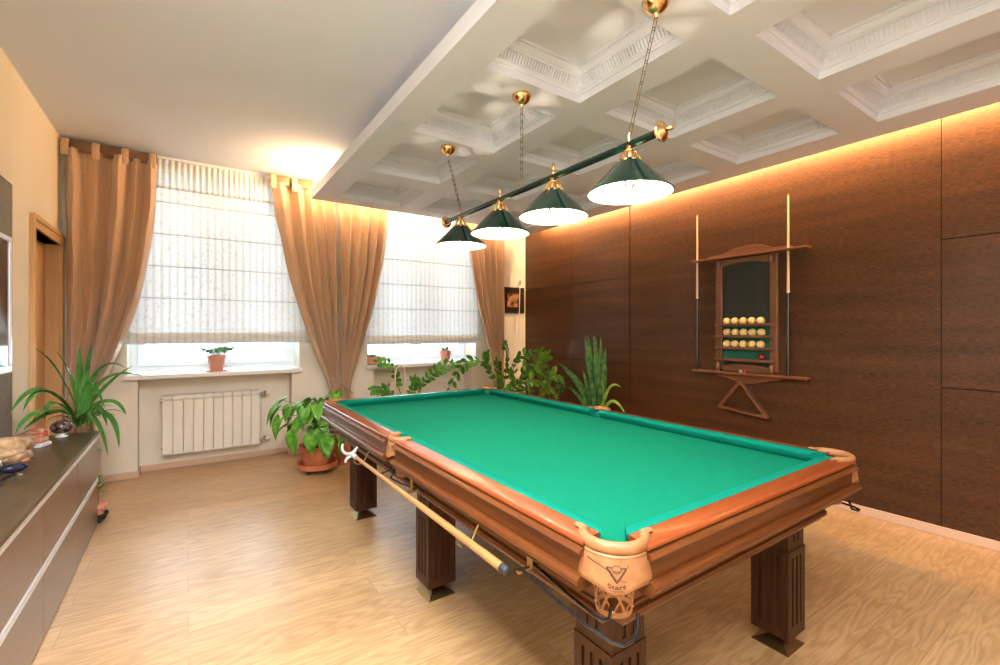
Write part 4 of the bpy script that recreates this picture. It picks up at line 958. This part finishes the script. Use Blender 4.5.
# small potted plant on castors at the sideboard end
t = thing('small_potted_plant', (-.50, 4.27, 0), 'tiny pink pot with a green tuft on black castors at the sideboard end', 'houseplant')
cx, cy = -.532, 4.275
MB().lathe([(.045, .03), (.048, .034), (.062, .045), (.064, .06), (.058, .06), (.05, .04), (0, .038)], (cx, cy, 0), 24).build('saucer', MAT['rubber'], t)
for a in (-1.2, .9, 3.0): MB().cyl((cx+.046*cos(a), cy+.046*sin(a)-.008, .016), (cx+.046*cos(a), cy+.046*sin(a)+.008, .016), .016, n=14).build('castor', MAT['rubber'], t)
pot(t, (cx, cy), .050, .09, .040, MAT['terra_pink'])
MB().tube([(cx, cy, .10), (cx+.004, cy, .18), (cx, cy-.002, .25)], [.008, .006, .005], 8).build('stem', MAT['trunk'], t)
m = MB()
for i in range(16):
    az = i*2.4; strap(m, (cx, cy, .20+.006*i), az, .075, 1.0, .011, radians(20+4*i), n=6)
m.build('leaves', MAT['leaf_small'], t, solid=.001)

def heart(m, base, az, tilt, L, W, droop=.9, n=8):
    """heart/arrow shaped leaf hanging from base"""
    M_ = Matrix.Translation(base) @ Matrix.Rotation(az, 4, 'Z') @ Matrix.Rotation(tilt, 4, 'Y')
    outl = [(0, .0), (-.20, .22), (-.24, .42), (-.10, .56), (.10, .60), (.32, .54), (.55, .40), (.78, .20), (1.0, 0)]
    vs = []; k = len(outl)
    for (x, w_) in outl:
        for s_ in (-1, -.5, 0, .5, 1):
            xx = x if abs(s_) > 0 else max(x, 0); xx = x*(abs(s_)) + max(x, 0)*(1-abs(s_))
            z = -.20*abs(s_)*w_*-1 - droop*.35*max(0, xx)**2
            vs.append(M_ @ Vector((xx*L, s_*w_*W, z*L)))
    m.add(vs, [(5*i+j, 5*i+j+1, 5*(i+1)+j+1, 5*(i+1)+j) for i in range(k-1) for j in range(4)])
# philodendron in a terracotta pot on a wheeled saucer
t = thing('heart_leaf_plant', (1.02, 4.60, 0), 'bright green heart leaved plant in a terracotta pot by the left table corner', 'houseplant')
cx, cy = 1.03, 4.62
MB().lathe([(.12, .035), (.15, .038), (.178, .05), (.184, .095), (.176, .095), (.168, .055), (0, .05)], (cx, cy, 0), 40).build('wheeled_saucer', MAT['terra'], t)
for a in (-2.5, -1.2, .2, 1.6): MB().cyl((cx+.13*cos(a)-.01, cy+.13*sin(a), .021), (cx+.13*cos(a)+.012, cy+.13*sin(a), .021), .021, n=16).build('castor', MAT['rubber'], t)
MB().lathe([(.105, .052), (.115, .056), (.135, .10), (.150, .17), (.158, .225), (.168, .228), (.170, .262), (.160, .262), (.150, .235), (0, .232)], (cx, cy, 0), 40).build('pot', MAT['terra'], t)
MB().lathe([(0, .244), (.10, .246), (.148, .240), (.148, .234), (0, .234)], (cx, cy, 0), 28, caps=False).build('soil', MAT['soil'], t)
m = MB(); sm = MB(); rr = random.Random(5)
MB().tube([(cx, cy, .24), (cx+.01, cy, .45), (cx-.01, cy+.01, .62)], [.016, .013, .009], 8).build('trunk', MAT['trunk'], t)
for i in range(40):
    az = i*2.399+rr.uniform(-.3, .3); z0 = .30+.32*(i/40); reach = rr.uniform(.10, .33)*(1.1-.3*i/40); zt_ = z0+rr.uniform(.02, .16)
    if cos(az-.1) > .6: reach *= .8
    p0 = Vector((cx, cy, z0)); p1 = Vector((cx+reach*cos(az), cy+reach*sin(az), zt_))
    pm = p0.lerp(p1, .5)+Vector((0, 0, .05)); sm.tube([p0, pm, p1], [.004, .0035, .003], 5)
    heart(m, p1, az+rr.uniform(-.5, .5), radians(rr.uniform(25, 82)), rr.uniform(.12, .18), rr.uniform(.075, .11), 1.0)
for (az, rc_, z, tl) in ((3.3, .36, .66, 40), (3.6, .40, .56, 60), (3.0, .30, .70, 30), (3.9, .36, .42, 80), (4.3, .30, .40, 85), (2.7, .36, .60, 50), (4.7, .22, .38, 80), (5.4, .24, .34, 75), (4.5, .20, .66, 35), (5.3, .2, .62, 40)):
    p1 = Vector((cx+rc_*cos(az), cy+rc_*sin(az), z)); p0 = Vector((cx, cy, .5)); sm.tube([p0, p0.lerp(p1, .5)+Vector((0, 0, .05)), p1], [.004, .0035, .003], 5)
    heart(m, p1, az, radians(tl), .18, .105, 1.0)
sm.build('stems', MAT['stem'], t); m.build('leaves', MAT['leaf_philo'], t, solid=.0012, ang=180)
# second terracotta pot behind it
t = thing('shaded_potted_plant', (1.33, 4.78, 0), 'terracotta pot with drooping dark leaves half hidden behind the left table corner', 'houseplant')
MB().lathe([(.09, 0), (.12, .004), (.125, .03), (.118, .03), (.11, .01), (0, .008)], (1.33, 4.78, 0), 32).build('saucer', MAT['terra'], t)
pot(t, (1.33, 4.78), .115, .22, .009, MAT['terra'])
m = MB(); rr = random.Random(21)
for i in range(22):
    az = i*2.399; strap(m, (1.33+.02*cos(az), 4.78+.02*sin(az), .20), az, rr.uniform(.2, .34), rr.uniform(1.5, 2.6), .014, radians(rr.uniform(50, 80)))
m.build('leaves', MAT['leaf_sans'], t, solid=.0012)

HV = Vector((.826, -.564, 0)); DV = Vector((.564, .826, 0))
def zzstem(m, sm, path, lw=.030, ll=.085, n=9, start=.35, seed=0):
    rr = random.Random(seed); C = [Vector(p) for p in path]; P = []
    for i in range(len(C)-1):
        p0, p1, p2, p3 = C[max(0, i-1)], C[i], C[i+1], C[min(len(C)-1, i+2)]
        for k in range(8):
            t = k/8; P.append(.5*((2*p1)+(p2-p0)*t+(2*p0-5*p1+4*p2-p3)*t*t+(3*p1-3*p2+p3-p0)*t**3))
    P.append(C[-1]); K = len(P)-1
    sm.tube(P, [.0085-.0055*i/K for i in range(K+1)], 6)
    for i in range(n):
        t = start+(1-start)*i/(n-1); j = min(K-1, int(t*K)); q = P[j].lerp(P[j+1], t*K-j); tg = (P[j+1]-P[j]).normalized()
        sd = tg.cross(Vector((.45, -.7, .4))).normalized(); up = sd.cross(tg)
        for s_ in ((-1, 1) if i < n-1 else (0,)):
            l = ll*rr.uniform(.85, 1.15)*(.8+.35*sin(pi*(t-start)/(1-start)))
            d = (sd*s_*.85+tg*(.55 if s_ else 1)+up*rr.uniform(-.25, .35)).normalized(); wv = d.cross(up+tg*rr.uniform(-.5, .5)).normalized()
            prof_ = ((0, .10), (.15, .58), (.38, 1), (.62, .95), (.82, .62), (.95, .22), (1, .02)); vs = []; k6 = len(prof_)-1
            for (x, w_) in prof_: c = q+d*l*x+Vector((0, 0, -.014*x*x)); vs += [c-wv*lw*w_+up*.004, c-up*.004*w_, c+wv*lw*w_+up*.004]
            m.add(vs, [f for r_ in range(k6) for f in ((3*r_, 3*r_+1, 3*r_+4, 3*r_+3), (3*r_+1, 3*r_+2, 3*r_+5, 3*r_+4))])
def zzplant(c, zp, r, stems, lab, mat, pm=MAT['terra'], ll=.085, lw=.026, seed=1):
    t = thing('zz_plant', (c[0], c[1], 0), lab, 'houseplant')
    MB().lathe([(r*1.0, 0), (r*1.02, .01), (r*.35, .03), (r*.3, zp-.03), (r*.95, zp-.012), (r*.95, zp)], (c[0], c[1], 0), 28).build('plant_stand', MAT['rack'], t)
    pot(t, c, r, .24, zp, pm)
    m, sm = MB(), MB(); C0 = Vector((c[0], c[1], 0))
    for i, st_ in enumerate(stems):
        path = [C0+Vector((.03*cos(i*2.4), .03*sin(i*2.4), zp+.19))]+[C0+HV*dx+DV*dy+Vector((0, 0, z)) for (dx, z, dy) in st_]
        zzstem(m, sm, path, ll=ll, lw=lw, seed=seed*50+i)
    sm.build('stems', MAT['stem'], t); m.build('leaves', mat, t, solid=.0012, ang=180); return t
zzplant((2.12, 4.85), .12, .13, [[(-.15, .64, 0), (-.18, .81, 0), (-.27, .97, -.03), (-.37, 1.00, -.06)], [(.05, .64, 0), (.15, .81, 0), (.28, .92, .02), (.47, .985, .05)], [(-.22, .62, -.08), (-.30, .68, -.10), (-.42, .705, -.14)], [(.05, .60, -.12), (.20, .66, -.2), (.30, .62, -.26)], [(-.05, .6, .1), (-.02, .75, .16), (.03, .72, .24)]],
        'zz plant with sparse arching stems behind the far left part of the table', MAT['leaf_zz'], ll=.095, lw=.024, seed=1)
zzplant((3.09, 4.60), .14, .15, [[(.05, .64, 0), (-.06, .86, -.02), (-.20, .98, -.04), (-.34, .98, -.08), (-.46, .86, -.12), (-.56, .68, -.16)], [(-.02, .66, .05), (-.10, .88, .08), (-.14, .98, .1), (-.12, 1.06, .12)], [(.09, .66, .03), (.12, .90, .05), (.13, 1.07, .05), (.085, 1.20, .03)],
        [(.20, .63, 0), (.21, .90, 0), (.27, 1.04, 0), (.44, 1.10, -.03)], [(.05, .58, -.1), (.20, .68, -.14), (.36, .80, -.18)], [(.12, .60, -.15), (.25, .64, -.22), (.38, .66, -.28)], [(.02, .6, .15), (.03, .8, .25), (.0, .95, .33)], [(.25, .7, .12), (.38, .85, .18), (.50, .86, .22)]],
        'large dark zz plant with long arching stems behind the far right table corner', MAT['leaf_zz'], ll=.10, lw=.026, seed=2)
zzplant((3.42, 4.18), .10, .15, [[(-.16, .80, -.06), (-.20, .95, -.12), (-.06, .94, -.18), (.06, .80, -.24), (.14, .66, -.28)], [(-.10, .70, 0), (-.06, .95, 0), (.01, 1.10, 0)], [(.0, .70, .08), (.04, .95, .10), (.10, 1.06, .12)], [(.05, .62, -.10), (.10, .80, -.16), (.16, .86, -.22), (.22, .78, -.26)],
        [(-.12, .60, -.12), (-.16, .74, -.22), (-.10, .80, -.28), (.0, .74, -.34)], [(-.22, .66, .02), (-.32, .80, .0), (-.36, .88, 0)], [(.0, .64, -.2), (.05, .72, -.3), (.12, .66, -.36)]],
        'light green zz plant between the dark one and the snake plant', MAT['leaf_zz_light'], ll=.105, lw=.028, seed=3)
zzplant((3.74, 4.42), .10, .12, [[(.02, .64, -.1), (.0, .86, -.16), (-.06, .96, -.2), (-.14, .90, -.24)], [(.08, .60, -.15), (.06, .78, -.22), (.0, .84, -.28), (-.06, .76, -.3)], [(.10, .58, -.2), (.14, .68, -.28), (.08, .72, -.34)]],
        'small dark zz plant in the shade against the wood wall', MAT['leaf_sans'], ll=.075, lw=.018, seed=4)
# support hoop of tan cane among the stems
hp = thing('cane_hoop', (1.965, 4.86, 0), 'tan cane hoop standing beside the sparse zz plant', 'plant support')
q = [(1.905, 4.86, .012), (1.905, 4.86, .86)]+[(1.965-.06*cos(pi*k/12), 4.86, .86+.095*sin(pi*k/12)) for k in range(1, 12)]+[(2.025, 4.86, .86), (2.025, 4.86, .012)]
MB().tube(q, .0095, 8).build('hoop', MAT['cue_light'], hp)
MB().box(1.88, 2.05, 4.80, 4.92, 0, .012).build('hoop_foot', MAT['rack'], hp, smooth=False)
# snake plant
t = thing('snake_plant', (3.80, 3.62, 0), 'tall upright snake plant with sword leaves against the wood wall', 'houseplant')
cx, cy = 3.80, 3.62
MB().lathe([(.13, 0), (.13, .012), (.05, .03), (.045, .10), (.13, .13), (.13, .145)], (cx, cy, 0), 28).build('plant_stand', MAT['rack'], t)
pot(t, (cx, cy), .14, .24, .145, MAT['terra'])
m = MB(); C0 = Vector((cx, cy, 0))
def blade(pts, w):
    b = C0+HV*pts[0][0]+Vector((0, 0, .36)); c = C0+HV*pts[1][0]+DV*pts[1][2]+Vector((0, 0, pts[1][1])); t_ = C0+HV*pts[2][0]+DV*pts[2][2]+Vector((0, 0, pts[2][1]))
    strapbez(m, b, c, t_, w*1.15, ref=(-.45+12*(w-.022), -.85, .12))
for p_, w_ in (([(-.02,), (-.07, .85, 0), (-.145, 1.30, 0)], .026), ([(0,), (-.04, .85, .04), (-.10, 1.305, .06)], .026), ([(.0,), (-.01, .85, -.03), (-.055, 1.30, -.04)], .028), ([(.02,), (.02, .85, .05), (-.01, 1.29, .07)], .024), ([(.03,), (.04, .85, 0), (.035, 1.275, 0)], .028),
              ([(.04,), (.05, .80, -.03), (.085, 1.17, -.04)], .024), ([(-.03,), (-.08, .70, -.05), (-.15, 1.10, -.08)], .020), ([(-.04,), (-.10, .62, -.05), (-.18, .92, -.08)], .026), ([(-.02,), (-.06, .62, -.08), (-.10, .90, -.1)], .024), ([(.05,), (.06, .65, -.02), (.10, .95, 0)], .022), ([(.0,), (.02, .62, -.08), (.0, .88, -.12)], .028),
              ([(-.05,), (-.22, .82, 0), (-.44, .98, 0)], .020), ([(-.05,), (-.20, .74, -.05), (-.40, .93, -.08)], .022), ([(-.04,), (-.18, .80, .05), (-.34, .88, .08)], .020), ([(-.05,), (-.24, .66, -.1), (-.36, .74, -.16)], .018), ([(.02,), (-.04, .98, .05), (-.03, .99, .1)], .020)):
    blade(p_, w_)
lv = m.build('leaves', MAT['leaf_sans'], t, solid=.0018)
m = MB()
for p_, w_ in (([(.04,), (.10, .78, -.05), (.25, .72, -.05)], .014), ([(.04,), (.14, .66, -.08), (.30, .40, -.1)], .016), ([(.03,), (.04, .60, -.1), (.06, .62, -.16)], .020), ([(.03,), (.05, .62, -.06), (.03, .82, -.08)], .014)):
    blade(p_, w_)
tag(m.build('young_leaves', MAT['leaf_zz_light'], t, solid=.0018), 'yellow green young leaves')

# pots on the sills
def sillpot(c, r, h, mat, lab, kind):
    t = thing('sill_potted_plant', (c[0], c[1], .942), lab, 'houseplant', 'small pots on the window sills')
    z = .9425
    if kind == 'bowl':
        MB().lathe([(r*.7, z), (r*.95, z+.01), (r, z+h*.8), (r+.006, z+h*.82), (r+.006, z+h), (r-.006, z+h), (r-.01, z+h-.02), (0, z+h-.021)], (c[0], c[1], 0), 32).build('pot', mat, t)
        m = MB(); rr = random.Random(2)
        for i in range(26):
            az = i*2.4; strap(m, (c[0]+.03*cos(az)-.02, c[1]+.03*sin(az), z+h-.022), az, .07, .5, .010, radians(rr.uniform(35, 85)), n=5)
        m.build('leaves', MAT['leaf_small'], t, solid=.002)
        return
    MB().lathe([(r*1.05, z), (r*1.15, z+.012), (r*1.10, z+.014), (r*.9, z+.006), (0, z+.005)], (c[0], c[1], 0), 28).build('saucer', mat, t)
    pot(t, c, r, h, z+.006, mat)
    m, sm = MB(), MB(); rr = random.Random(int(c[0]*100))
    n = 8 if kind == 'leafy' else 3
    for i in range(n):
        az = i*2.4+.4; L_ = rr.uniform(.10, .22) if kind == 'leafy' else rr.uniform(.04, .07)
        p0 = Vector((c[0], c[1], z+h-.02)); p1 = p0+Vector((cos(az)*L_*.9, sin(az)*L_*.4, .05+.3*L_)); pm = p0.lerp(p1, .4)+Vector((0, 0, .05*L_/.1*.4)); sm.tube([p0, pm, p1], .0025, 5)
        for k in range(6):
            q = pm.lerp(p1, k/5); heart(m, q, az+(-1)**k*1.1, radians(rr.uniform(5, 50)), .045, .035, .6)
    sm.build('stems', MAT['stem'], t); m.build('leaves', MAT['leaf_small'], t, solid=.001, ang=180)
sillpot((.235, 5.42), .080, .155, MAT['terra_pink'], 'terracotta pot with a leafy sprig alone on the left window sill', 'leafy')
sillpot((1.84, 5.44), .105, .095, MAT['terra_pink'], 'low terracotta bowl with a succulent at the left end of the right sill', 'bowl')
sillpot((2.82, 5.42), .078, .145, MAT['terra_pink'], 'terracotta pot with hardly any leaves at the right end of the right sill', 'bare')
